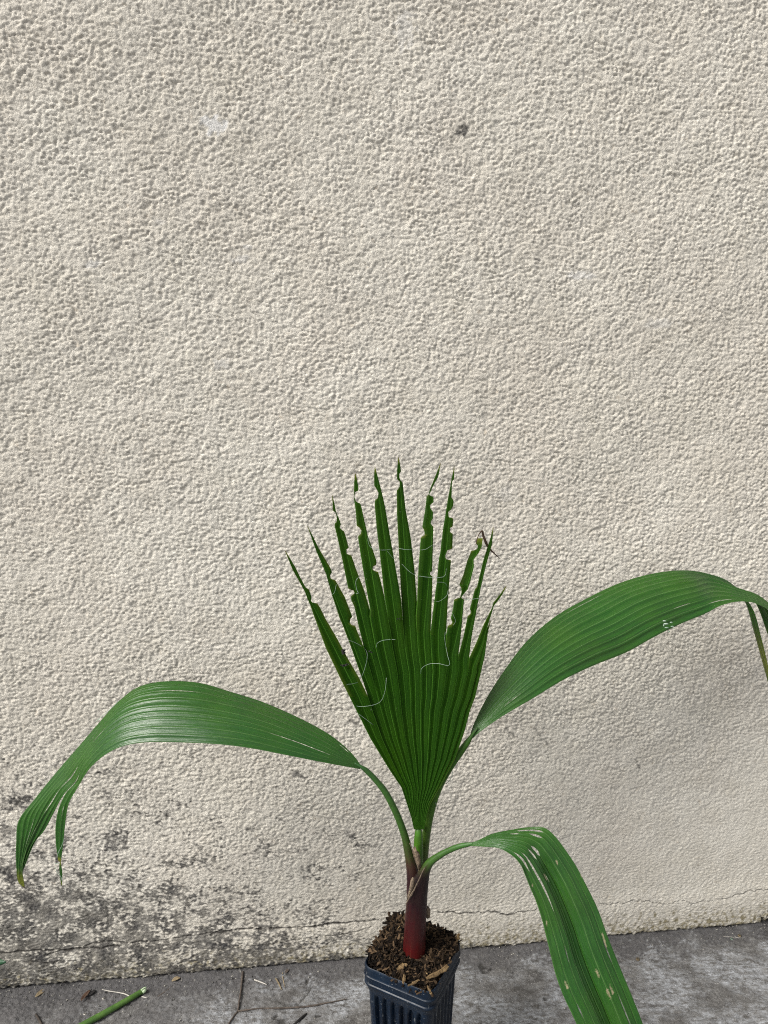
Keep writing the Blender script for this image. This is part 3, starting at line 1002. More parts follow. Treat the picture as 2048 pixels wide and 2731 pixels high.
    # loose pale threads on the fan
    threads = [
        [(668, 540), (668, 580), (685, 615), (740, 632), (820, 630)], [(862, 622), (900, 629), (945, 630)], [(985, 633), (1030, 628), (1075, 600)],
        [(790, 640), (830, 690)], [(880, 720), (930, 770), (980, 795), (1060, 805), (1130, 805), (1155, 790), (1162, 750)],
        [(1100, 835), (1150, 840), (1170, 870), (1165, 920), (1120, 955), (1090, 958)],
        [(1000, 1415), (1007, 1380), (1050, 1354), (1110, 1350), (1180, 1360), (1168, 1290), (1152, 1200), (1155, 1150)],
        [(720, 1250), (727, 1220), (770, 1202), (840, 1198)],
        [(540, 1200), (600, 1225), (650, 1260), (662, 1310), (640, 1400), (610, 1460), (570, 1478), (535, 1483), (520, 1505)],
        [(783, 1440), (775, 1520), (750, 1585), (700, 1612), (620, 1622), (578, 1610), (566, 1590)],
        [(612, 798), (590, 830), (595, 880), (605, 905), (590, 908)], [(467, 850), (455, 900), (440, 915)],
        [(1280, 946), (1320, 944), (1370, 938)], [(1200, 1030), (1220, 1080), (1205, 1110)],
        [(597, 1660), (650, 1700), (700, 1738)], [(574, 1585), (585, 1640), (600, 1662)]]
    for th in threads:
        q = crop1(th)
        sp = [(x, y, fanY(x, y) - 0.0045 - 0.0012 * math.sin(i * 2.3), 0.20 + 0.32 * math.sin(math.pi * (i + .5) / len(q)) * (0.7 + 0.3 * math.sin(i * 3.1 + x))) for i, (x, y) in enumerate(q)]
        v, f, u = px_tube(sp, 5, sides=5)
        mesh_obj('fibre', v, f, M_fibre, leaf, uvs=u)
    # petiole of the fan, grooved
    v, f, u = px_tube([(1113, 2420, .862, 15), (1114, 2340, .860, 15), (1116, 2290, .857, 13), (1116, 2240, .853, 12), (1116, 2212, .855, 8.5), (1117, 2192, .864, 5), (1118, 2170, .874, 1)], 5, sides=14)
    mesh_obj('petiole', v, f, M_petiole, leaf, uvs=u)


def build_palm():
    palm = empty('palm_seedling', (0.04, 0.849, 0.24))
    tag(palm, "young fan palm with one upright tattered leaf and three arching drooping leaves", "palm")
    build_fan(palm)

    # ---------------- left arching frond
    L = empty('arching_leaf', at(965, 2045, .862), palm)
    L['label'] = "left arching leaf, split into hanging tips"
    body = [((966, 2046, .862), (960, 2051, .860), .0), ((935, 2006, .868), (915, 2043, .852), .05), ((880, 1960, .878), (840, 2029, .842), .09), ((800, 1916, .890), (760, 2013, .835), .11),
            ((705, 1874, .900), (660, 1994, .830), .12), ((615, 1845, .905), (570, 1984, .828), .12), ((530, 1821, .905), (480, 1980, .830), .12), ((440, 1817, .905), (400, 1979, .832), .11),
            ((370, 1832, .905), (335, 1988, .835), .10), ((315, 1872, .900), (285, 2010, .838), .09), ((262, 1930, .893), (246, 2042, .842), .08), ((215, 1985, .886), (226, 2068, .846), .08)]
    g = [(0.0, .60, 5,
          [(150, 2060, .880), (95, 2128, .876), (50, 2188, .872), (43, 2250, .870), (43, 2310, .870), (48, 2350, .870), (62, 2366, .871)],
          [(190, 2070, .862), (158, 2105, .862), (132, 2145, .862), (108, 2185, .862), (80, 2240, .864), (60, 2310, .866), (66, 2368, .869)]),
         (.60, .80, 2,
          [(192, 2072, .862), (161, 2103, .862), (138, 2140, .862), (110, 2182, .862), (82, 2238, .864), (62, 2290, .866), (52, 2330, .868)],
          [(200, 2085, .856), (176, 2112, .857), (160, 2135, .858), (142, 2170, .860), (118, 2215, .862), (92, 2248, .864), (60, 2325, .868)]),
         (.80, 1.0, 2,
          [(202, 2086, .856), (178, 2112, .856), (163, 2140, .856), (154, 2165, .856), (148, 2205, .856), (149, 2250, .856), (155, 2293, .856), (159, 2299, .856), (158, 2320, .856), (163, 2362, .857)],
          [(217, 2083, .848), (204, 2105, .848), (189, 2130, .849), (181, 2150, .850), (174, 2194, .852), (169, 2244, .853), (163, 2293, .854), (162, 2299, .855), (166, 2330, .855), (165, 2363, .857)])]
    leaf_mesh('leaf_segment', L, M_side, body, g, 8, 0.040,
              slits=((2.0, 5.6, 7.4, .0013), (3.0, 9.4, 10.4, .0013), (4.0, 8.9, 10.2, .0012), (2.0, 9.5, 11.0, .0010), (3.0, 14.2, 16.5, .0016), (6.0, 1.5, 3.8, .0010), (8.0, 14.5, 15.6, .0012), (1.0, 1.0, 1.6, .0012)),
              tips=(((58, 2350, .87), .016, .55), ((68, 2374, .87), .010, 1.0), ((159, 2296, .856), .006, .7), ((164, 2362, .857), .008, .5)))
    v, f, u = px_tube([(1108, 2500, .850, 24), (1109, 2440, .851, 23), (1106, 2380, .852, 22), (1101, 2330, .853, 17), (1092, 2285, .855, 12.5), (1078, 2225, .857, 10), (1055, 2165, .859, 9.2), (1027, 2112, .861, 8.5), (998, 2076, .862, 7.5), (978, 2056, .862, 7), (966, 2047, .861, 5), (945, 2035, .861, 2)], 6, sides=16)
    mesh_obj('petiole', v, f, M_sheath2, L, uvs=u)
    for th in ([(172, 2235), (165, 2255), (155, 2275), (154, 2285)], [(145, 2301), (152, 2304), (160, 2300)], [(147, 2312), (152, 2325), (162, 2338), (166, 2350)], [(255, 1925), (290, 1895), (318, 1868)]):
        v, f, u = px_tube([(x, y, .852, .8) for x, y in th], 4, sides=5)
        mesh_obj('fibre', v, f, M_fibre, L, uvs=u)

    # ---------------- right high frond, arching against the wall
    Rr = empty('arching_leaf', at(1252, 1970, .875), palm)
    Rr['label'] = "large right arching leaf with pale bird-dropping mark"
    body = [((1250, 1971, .876), (1257, 1972, .876), .0), ((1266, 1925, .890), (1290, 1944, .876), .06), ((1300, 1858, .912), (1345, 1907, .886), .10), ((1345, 1788, .938), (1420, 1863, .900), .13),
            ((1405, 1710, .968), (1505, 1812, .920), .15), ((1480, 1645, .997), (1590, 1772, .942), .16), ((1565, 1596, 1.024), (1670, 1740, .962), .16), ((1650, 1556, 1.047), (1750, 1696, .980), .16),
            ((1735, 1531, 1.062), (1815, 1664, .998), .15), ((1815, 1521, 1.072), (1880, 1637, 1.012), .14)]
    g = [(0.0, .16, 2,
          [(1880, 1528, 1.088), (1945, 1552, 1.100), (1985, 1600, 1.106), (2012, 1690, 1.108), (2040, 1785, 1.108), (2070, 1890, 1.108)],
          [(1890, 1545, 1.080), (1965, 1575, 1.090), (2008, 1625, 1.096), (2030, 1700, 1.085), (2048, 1775, 1.088), (2072, 1890, 1.092)]),
         (.16, .34, 2,
          [(1888, 1540, 1.078), (1955, 1568, 1.086), (2010, 1600, 1.075), (2050, 1700, 1.085), (2085, 1800, 1.088), (2110, 1900, 1.090)],
          [(1895, 1545, 1.074), (1980, 1580, 1.080), (2060, 1640, 1.070), (2085, 1710, 1.080), (2110, 1800, 1.085), (2112, 1900, 1.090)]),
         (.34, 1.0, 6,
          [(1893, 1541, 1.068), (1972, 1569, 1.064), (2030, 1592, 1.060), (2085, 1650, 1.050), (2130, 1760, 1.035), (2150, 1900, 1.04)],
          [(1925, 1614, 1.020), (1975, 1604, 1.028), (2020, 1611, 1.030), (2060, 1640, 1.030), (2095, 1740, 1.020), (2146, 1900, 1.04)])]
    leaf_mesh('leaf_segment', Rr, M_side, body, g, 8, 0.044,
              slits=((1.0, 5.0, 6.6, .0010), (2.0, 5.6, 6.5, .0010), (8.0, 7.9, 8.6, .0009), (9.0, 9.2, 10.9, .0011), (8.0, 2.1, 2.9, .0007)),
              tips=(((1920, 1612, .975), .010, .55), ((2035, 1765, 1.09), .05, .5), ((1240, 1990, .87), .001, 0)))
    v, f, u = px_tube([(1120, 2420, .862, 15), (1125, 2340, .865, 14), (1130, 2280, .867, 12.5), (1138, 2215, .869, 11.5), (1152, 2150, .871, 11), (1172, 2095, .873, 10.5), (1200, 2045, .875, 10), (1228, 2005, .876, 9.5), (1246, 1980, .876, 8), (1258, 1962, .876, 4.5), (1275, 1940, .877, 1.5)], 6, sides=14)
    mesh_obj('petiole', v, f, M_petiole, Rr, uvs=u)
    for th in ([(1208, 2055), (1203, 2075), (1190, 2090)], [(1160, 2140), (1168, 2158)]):
        v, f, u = px_tube([(x, y, .866, .8) for x, y in th], 4, sides=5)
        mesh_obj('fibre', v, f, M_fibre, Rr, uvs=u)
    # bird-dropping mark: little white blobs on the blade
    vs, fs = [], []
    for (x, y, rx, ry) in ((1772, 1656, 5, 2), (1776, 1664, 7, 2.5), (1790, 1660, 4, 2), (1793, 1671, 5, 2), (1778, 1674, 6, 1.8), (1770, 1668, 2, 3), (1784, 1684, 3, 1.5), (1797, 1676, 2, 1.5)):
        c0 = len(vs)
        t = (y - 1600) / 130.0
        for a in range(8):
            th = a * math.pi / 4
            vs.append(at(x + rx * math.cos(th), y + ry * math.sin(th), .9690 + (1688 - y) * .0004))
        vs.append(at(x, y, .9660 + (1688 - y) * .0004))
        for a in range(8): fs.append((c0 + a, c0 + (a + 1) % 8, c0 + 8))
    mesh_obj('dropping_mark', vs, fs, M_fibre, Rr)

    # ---------------- right low frond, kinked and hanging forward
    C = empty('drooping_leaf', at(1255, 2250, .82), palm)
    C['label'] = "low right leaf, kinked and hanging forward"
    body = [((1249, 2250, .822), (1250, 2256, .820), 0), ((1275, 2241, .820), (1290, 2258, .806), .05), ((1312, 2224, .822), (1330, 2262, .796), .08), ((1358, 2214, .822), (1365, 2281, .788), .10),
            ((1410, 2206, .822), (1388, 2306, .782), .08), ((1450, 2207, .818), (1402, 2338, .778), .04), ((1478, 2228, .812), (1414, 2368, .774), .04), ((1505, 2262, .806), (1428, 2400, .770), .05),
            ((1537, 2310, .798), (1444, 2448, .764), .06), ((1571, 2375, .788), (1457, 2500, .757), .07), ((1596, 2428, .780), (1468, 2545, .750), .07), ((1622, 2500, .768), (1482, 2600, .742), .07),
            ((1652, 2575, .757), (1500, 2650, .734), .07), ((1688, 2662, .744), (1524, 2702, .726), .06), ((1722, 2750, .732), (1552, 2760, .718), .06), ((1752, 2840, .720), (1590, 2830, .712), .05)]
    g = [(0, .33, 3, [(1770, 2920, .712), (1772, 3020, .706)], [(1710, 2920, .708), (1768, 3022, .706)]),
         (.33, .66, 3, [(1708, 2920, .707), (1730, 3040, .704)], [(1660, 2915, .706), (1726, 3042, .704)]),
         (.66, 1.0, 3, [(1658, 2915, .705), (1690, 3060, .702)], [(1620, 2910, .706), (1686, 3060, .702)])]
    leaf_mesh('leaf_segment', C, M_side, body, g, 14, 0.044,
              slits=((1.0, 3.3, 5.15, .0044), (2.0, 4.1, 5.2, .0040), (2.0, 3.0, 3.55, .0028), (4.0, 4.5, 5.7, .0046), (5.0, 4.3, 5.5, .0036), (7.0, 3.7, 8.4, .0042), (8.0, 3.1, 5.2, .0034), (7.0, 10.0, 10.9, .0012), (1.0, 10.9, 11.9, .0014), (2.0, 12.7, 14.2, .0014), (5.0, 6.7, 7.4, .0012), (8.0, 12.6, 13.3, .0014)),
              valley=(4, .16, .47, .15), fade=([0, 5, 8, 16], [1.3, 1.3, .7, .25]),
              scars=(((1484, 2296), (1487, 2302), .0024), ((1451, 2332), (1457, 2346), .0015), ((1606, 2490), (1616, 2525), .0020), ((1590, 2588), (1597, 2610), .0020), ((1607, 2593), (1636, 2652), .0012), ((1618, 2640), (1626, 2662), .0024), ((1508, 2615), (1514, 2636), .0017), ((1548, 2332), (1552, 2340), .0012), ((1454, 2455), (1462, 2470), .0013), ((1419, 2360), (1424, 2366), .0013)))
    # ---------------- red sheath of the low right leaf, wraps the stem
    v, f, u = px_tube([(1104, 2550, .842, 31), (1105, 2515, .842, 29.5), (1107, 2470, .842, 28.5), (1110, 2425, .842, 28.5), (1113, 2390, .841, 27), (1118, 2362, .840, 24.5), (1126, 2340, .839, 19), (1134, 2320, .837, 14), (1147, 2300, .835, 10.5), (1168, 2284, .832, 8.5), (1193, 2270, .829, 7.5), (1222, 2258, .825, 7), (1245, 2253, .822, 6), (1262, 2250, .819, 3)], 6, sides=20)
    mesh_obj('sheath', v, f, M_sheath, C, uvs=u)
    # frayed papery husk between sheath and stem
    husk = empty('husk', at(1110, 2350, .83), palm)
    for pts in ([(1082, 2412, 1.2), (1090, 2397, 1.6), (1098, 2386, 2.2), (1108, 2366, 2.4), (1118, 2345, 2.0), (1127, 2325, 1.6), (1134, 2312, .8)],
                [(1092, 2248, 1.0), (1100, 2268, 1.5), (1106, 2290, 1.6), (1113, 2308, 1.6), (1119, 2326, 1.8), (1124, 2330, 1.2)],
                [(1086, 2406, 1.0), (1092, 2392, 1.6), (1099, 2380, 1.2), (1104, 2372, .6)]):
        C_ = catmull(pts, 4)
        v, f, u = px_tube([(x, y, .8245 + .0006 * i / 4 if pts[0][0] != 1092 else .838, w) for i, (x, y, w) in enumerate(C_)], 1, sides=6, jitter=.25)
        mesh_obj('husk_rim', v, f, M_husk, husk)
    def patch(name, outline, Y0, bulge):
        cx = sum(p[0] for p in outline) / len(outline); cy = sum(p[1] for p in outline) / len(outline)
        vs = [at(cx, cy, Y0 - bulge)]
        for k in (.5, 1.0):
            for p in outline:
                vs.append(at(cx + (p[0] - cx) * k + random.uniform(-.6, .6), cy + (p[1] - cy) * k, Y0 - bulge * (1 - k * k) + random.uniform(-.0006, .0006)))
        n = len(outline); fs = []
        for i in range(n):
            j = (i + 1) % n
            fs.append((0, 1 + i, 1 + j)); fs.append((1 + i, 1 + n + i, 1 + n + j, 1 + j))
        o = mesh_obj(name, vs, fs, M_husk, husk)
        md = o.modifiers.new('thickness', 'SOLIDIFY'); md.thickness = .0006
    patch('husk_flap', [(1095, 2348), (1099, 2339), (1104, 2341), (1105, 2352), (1108, 2356), (1104, 2368), (1097, 2384), (1089, 2400), (1086, 2404), (1088, 2388), (1093, 2368)], .8300, .003)
    patch('husk_flap', [(1101, 2258), (1104, 2262), (1108, 2256), (1111, 2268), (1116, 2272), (1119, 2284), (1122, 2300), (1124, 2318), (1119, 2324), (1113, 2312), (1107, 2290), (1103, 2270)], .8380, .003)
    patch('husk_flap', [(1137, 2415), (1142, 2417), (1147, 2426), (1146, 2446), (1139, 2450), (1135, 2440)], .846, .002)
    return palm


# ------------------------------------------------------------------ pot
POT_C = Vector((0.0386, 0.850, 0.0))
POT_A = math.atan2(0.0464, -0.0890) - math.pi     # direction of the near-left side


def square_ring(half, r, z, n_corner=6, n_side=44, wave=None):
    """rounded square perimeter, local, returns list of points"""
    pts = []
    for q in range(4):
        a0 = q * math.pi / 2
        dx, dy = math.cos(a0), math.sin(a0)         # outward normal of this side
        tx, ty = -dy, dx
        flat = half - r
        for i in range(n_side):
            s = -flat + 2 * flat * i / n_side
            off = wave(s, flat) if wave else 0
            pts.append((dx * (half + off) + tx * s, dy * (half + off) + ty * s, z))
        cx, cy = dx * flat + tx * flat, dy * flat + ty * flat
        for i in range(n_corner):
            th = a0 + (math.pi / 2) * i / n_corner
            pts.append((cx + r * math.cos(th), cy + r * math.sin(th), z))
    return pts


def build_pot():
    H = 0.240
    pot = empty('nursery_pot', (POT_C.x, POT_C.y, 0))
    pot.rotation_euler = (0, 0, POT_A)
    tag(pot, "dark navy square plastic nursery pot with ribbed sides, filled with bark mix", "plant pot")
    def loft(name, levels, smoothf=True):
        vs, fs = [], []
        n = None
        for (half, r, z, wv) in levels:
            ring = square_ring(half, r, z, wave=wv)
            n = len(ring)
            vs += ring
        for k in range(len(levels) - 1):
            for i in range(n):
                j = (i + 1) % n
                fs.append((k * n + i, k * n + j, (k + 1) * n + j, (k + 1) * n + i))
        me = bpy.data.meshes.new(name)
        me.from_pydata(vs, [], fs)
        me.polygons.foreach_set('use_smooth', [True] * len(fs))
        me.materials.append(M_pot)
        me.set_sharp_from_angle(angle=R(40))
        o = bpy.data.objects.new(name, me); COL.objects.link(o); o.parent = pot
        return o
    h0 = 0.0500
    lv = []
    # rolled rim band with two raised hoops
    prof = [(H - .004, -.0022), (H, -.0016), (H + .0012, -.0004), (H, .0006), (H - .003, .0008), (H - .0095, .0002), (H - .0115, .0004), (H - .0125, .0014), (H - .0140, .0014), (H - .0152, .0002),
            (H - .0230, -.0004), (H - .0240, .0008), (H - .0256, .0010), (H - .0270, -.0002), (H - .0330, -.0014), (H - .036, -.0022)]
    for z, o in prof: lv.append((h0 + o, .013, z, None))
    loft('rim', lv)
    def wave(amp):
        def w(s, flat):
            ph = (s / flat) * 2.75 * 2 * math.pi
            v = math.cos(ph)
            return amp * (0.5 * math.tanh(4 * (v + .1)) - 0.5) * min(1, (flat - abs(s)) / .004 + .2)
        return w
    lv = []
    zs = [H - .0355, H - .040, H - .044, H - .048] + [H - .048 - (H - .052) * k / 10 for k in range(1, 11)]
    for z in zs:
        half = h0 - .0024 - (H - z) * 0.035
        a = 0.0058 * min(1, max(0, (H - .039 - z) / .007))
        lv.append((half, .012, z, wave(a) if a > 0 else None))
    lv.append((0.010, .004, 0.004, None))
    loft('body', lv)
    # inner wall down to the soil
    loft('liner', [(h0 - .0022, .012, H - .003, None), (h0 - .0036, .011, H - .03, None)])

    # soil
    n = 90
    half = h0 - .003
    rs = np.random.default_rng(5)
    nz = band_noise((n + 1, n + 1), 2 * half / n, .009, .7, 1, 0, 201)
    nz2 = band_noise((n + 1, n + 1), 2 * half / n, .004, .6, 1, 0, 202)
    ca, sa = math.cos(POT_A), math.sin(POT_A)
    def world(x, y, z): return Vector((POT_C.x + ca * x - sa * y, POT_C.y + sa * x + ca * y, z))
    def soil_z(x, y):
        r = max(abs(x), abs(y)) / half
        w = world(x, y, 0)
        back = (w.y - POT_C.y) / 0.05
        lft = -(w.x - POT_C.x) / 0.05
        return H - .003 + .009 * (1 - r ** 2.5) + .0075 * max(0, back) + .0085 * max(0, lft) * (1 - max(0, back)) + .003 * smooth(-.75, -.2, back)
    vs, fs, sh = [], [], []
    for j in range(n + 1):
        for i in range(n + 1):
            x = -half + 2 * half * i / n; y = -half + 2 * half * j / n
            # round the corners
            c = half - .011
            if abs(x) > c and abs(y) > c:
                dx_, dy_ = abs(x) - c, abs(y) - c
                d = math.hypot(dx_, dy_)
                m_ = max(dx_, dy_)
                if d > 0:
                    k = m_ / d
                    x = math.copysign(c + dx_ * k, x); y = math.copysign(c + dy_ * k, y)
            vs.append(world(x, y, soil_z(x, y) + .0014 * nz[j, i] + .0008 * nz2[j, i]))
            sh.append(0.0)
    for j in range(n):
        for i in range(n):
            a = j * (n + 1) + i
            fs.append((a, a + 1, a + n + 2, a + n + 1))

    def sliver(c, L, w, t, yaw, tilt, roll, rnd):
        """irregular elongated chip of 12 triangles"""
        Rm = Matrix.Rotation(yaw, 3, 'Z') @ Matrix.Rotation(tilt, 3, 'Y') @ Matrix.Rotation(roll, 3, 'X')
        pts = []
        for sx in (-1, 0, 1):
            ww = w * (1.0 if sx == 0 else rnd.uniform(.25, .8))
            bend = rnd.uniform(-.15, .15) * L
            for sy, sz in ((-1, -1), (1, -1), (1, 1), (-1, 1)):
                pts.append(c + Rm @ Vector((sx * L * .5, sy * ww * .5 + (bend if sx == 0 else 0), sz * t * .5 * rnd.uniform(.6, 1.2))))
        F_ = []
        for k in (0, 4):
            for q in range(4):
                F_.append((k + q, k + (q + 1) % 4, k + 4 + (q + 1) % 4, k + 4 + q))
        F_.append((3, 2, 1, 0)); F_.append((8, 9, 10, 11))
        return pts, F_
    rnd = random.Random(42)
    for k in range(2600):
        x = rnd.uniform(-half, half); y = rnd.uniform(-half, half)
        edge = max(abs(x), abs(y)) > half - .004
        if abs(x) > half - .010 and abs(y) > half - .010 and rnd.random() < .8: continue
        L = rnd.choice((.004, .006, .009, .012, .017)) * rnd.uniform(.6, 1.1)
        if edge:
            x *= 1 + rnd.uniform(0, .06); y *= 1 + rnd.uniform(0, .06)
        c = world(x, y, soil_z(x, y) + rnd.uniform(.0, .0035))
        p, f = sliver(c, L, min(.0046, L * rnd.uniform(.10, .50)), rnd.uniform(.0004, .0016), rnd.uniform(0, 6.3), rnd.gauss(0, .5), rnd.uniform(-1, 1), rnd)
        b0 = len(vs)
        vs += p
        fs += [tuple(b0 + q for q in ff) for ff in f]
        s_ = max(0.0, rnd.random() ** 4.2) * 1.0
        sh += [s_] * len(p)
    # overhanging crumbs on the back and left rims
    for k in range(700):
        t = rnd.random()
        side = rnd.choice(('b', 'l', 'r'))
        if side == 'b': px_, py_ = rnd.uniform(1040, 1228), 0
        ang = rnd.uniform(0.25, 3.5)
        rx = .047 * rnd.uniform(.9, 1.04)
        dirx, diry = math.cos(ang), math.sin(ang)
        m_ = max(abs(math.cos(ang - POT_A)), abs(math.sin(ang - POT_A)))
        rr = min(rx / m_, .058)
        c = Vector((POT_C.x + dirx * rr, POT_C.y + diry * rr, H + rnd.uniform(-.002, .0090)))
        L = rnd.uniform(.003, .008)
        p, f = sliver(c, L, L * rnd.uniform(.2, .5), rnd.uniform(.0006, .0018), rnd.uniform(0, 6.3), rnd.gauss(0, .9), rnd.uniform(-1, 1), rnd)
        b0 = len(vs); vs += p; fs += [tuple(b0 + q for q in ff) for ff in f]
        s_ = rnd.random() ** 4 * .6
        sh += [s_] * len(p)
    o = mesh_obj('potting_mix', vs, fs, M_soil, None, smooth=False, attrs={'shade': sh})
    tag(o, "dark crumbly bark potting mix heaped in the navy pot", None, None, 'stuff')

    # single bark chips one can pick out
    def chip(name, px, py, L, w, t, yaw, tilt, mat, label, group=None, lift=.0055, roll=.2, seed=0):
        rn = random.Random(seed)
        g = on_ground(px, py, H + lift)
        loc = Vector(g)
        # stack of stations for an irregular flake
        st = 7; vs_, fs_ = [], []
        for i in range(st):
            s = i / (st - 1)
            ww = w * (.15 + .85 * math.sin(math.pi * (.06 + .80 * s)) ** .7) * rn.uniform(.6, 1.2)
            bx = (s - .5) * L; by = rn.uniform(-.12, .12) * w; bz = .08 * L * (s - .5) ** 2
            for a in range(6):
                th = a * math.pi / 3 + .3
                vs_.append((bx + rn.uniform(-.03, .03) * L, by + ww * .5 * math.cos(th), bz + t * .5 * math.sin(th) * rn.uniform(.6, 1.2)))
        for i in range(st - 1):
            for a in range(6):
                b = (a + 1) % 6
                fs_.append((i * 6 + a, i * 6 + b, (i + 1) * 6 + b, (i + 1) * 6 + a))
        fs_.append(tuple(range(6))[::-1]); fs_.append(tuple((st - 1) * 6 + a for a in range(6)))
        o = mesh_obj(name, vs_, fs_, mat, None, smooth=False)
        o.location = loc
        o.rotation_euler = (roll, tilt, yaw)
        tag(o, label, "bark chip", group)
        return o
    chip('bark_chip', 1166, 2595, .034, .0085, .002, R(33), -.05, M_palechip, "largest tan bark chip, lying near the front right corner of the pot", lift=.0085, seed=1)
    chip('bark_chip', 1002, 2538, .022, .006, .003, R(-42), .05, M_palechip, "pale round-ended stick of bark at the left edge of the potting mix", lift=.010, seed=2)
    chip('bark_chip', 1072, 2578, .015, .0065, .002, R(30), -.1, M_palechip, "short tan bark flake in the middle of the potting mix", lift=.0095, seed=3)
    chip('bark_chip', 1077, 2612, .0165, .005, .002, R(82), .15, M_palechip, "tan bark chip tipped towards the front rim of the pot", lift=.0065, seed=4)
    chip('bark_chip', 1127, 2562, .029, .0028, .002, R(-8), 0, M_chip, "thin grey-brown twig piece lying across the potting mix", lift=.010, seed=5)
    chip('bark_chip', 1103, 2622, .018, .004, .0015, R(38), .1, M_palechip, "pale splintered bark sliver beside the front rim of the pot", lift=.0065, seed=6)
    chip('bark_chip', 1221, 2502, .012, .007, .0025, R(60), -.8, M_palechip, "upturned brown bark chip on the right corner of the potting mix", lift=.006, seed=7)
    chip('bark_chip', 1047, 2542, .020, .004, .002, R(78), .1, M_palechip, "long orange-brown bark strip just left of the red stem", lift=.010, seed=8)
    chip('bark_chip', 1145, 2640, .013, .003, .001, R(-70), .1, M_palechip, "small pale sliver in the very front corner of the pot", lift=.005, seed=9)
    chip('bark_chip', 1038, 2442, .010, .006, .002, R(100), -.9, M_chip, "upright brown flake on the back left rim of the pot", lift=.008, seed=10)
    protos = []
    for k in range(7):
        protos.append(None)
    lbl = "small brown bark chip lying loose on the potting mix"
    grp = "small bark chips on the potting mix"
    cnt = 0
    first = []
    while cnt < 95:
        x = rnd.uniform(-half * .96, half * .96); y = rnd.uniform(-half * .96, half * .96)
        w = world(x, y, 0)
        z = soil_z(x, y) + rnd.uniform(.001, .0032)
        if (Vector((w.x, w.y)) - Vector((.0365, .853))).length < .016: continue
        if len(first) < 8:
            o = chip('bark_chip', 1100, 2560, rnd.uniform(.010, .018), rnd.uniform(.0018, .0036), rnd.uniform(.0008, .0016), 0, 0, M_chip if len(first) != 3 else M_palechip, lbl, grp, seed=50 + cnt)
            first.append(o)
        else:
            o = rnd.choice(first).copy(); COL.objects.link(o)
            k = rnd.uniform(.6, 1.1); o.scale = (k, k, k)
        o.location = (w.x, w.y, z)
        o.rotation_euler = (rnd.uniform(-.6, .6), rnd.uniform(-.35, .35), rnd.uniform(0, 6.3))
        cnt += 1


# ------------------------------------------------------------------ litter on the ground
def g_tube(pts, m=5, lift=0.0, **kw):
    """pts: (px,py,r metres[,extra height])"""
    P = []
    for q in pts:
        e = q[3] if len(q) > 3 else 0
        v = on_ground(q[0], q[1], q[2] + lift + e)
        P.append((v.x, v.y, v.z, q[2]))
    C_ = catmull(P, m)
    return tube([c[:3] for c in C_], [max(c[3], .0001) for c in C_], **kw)


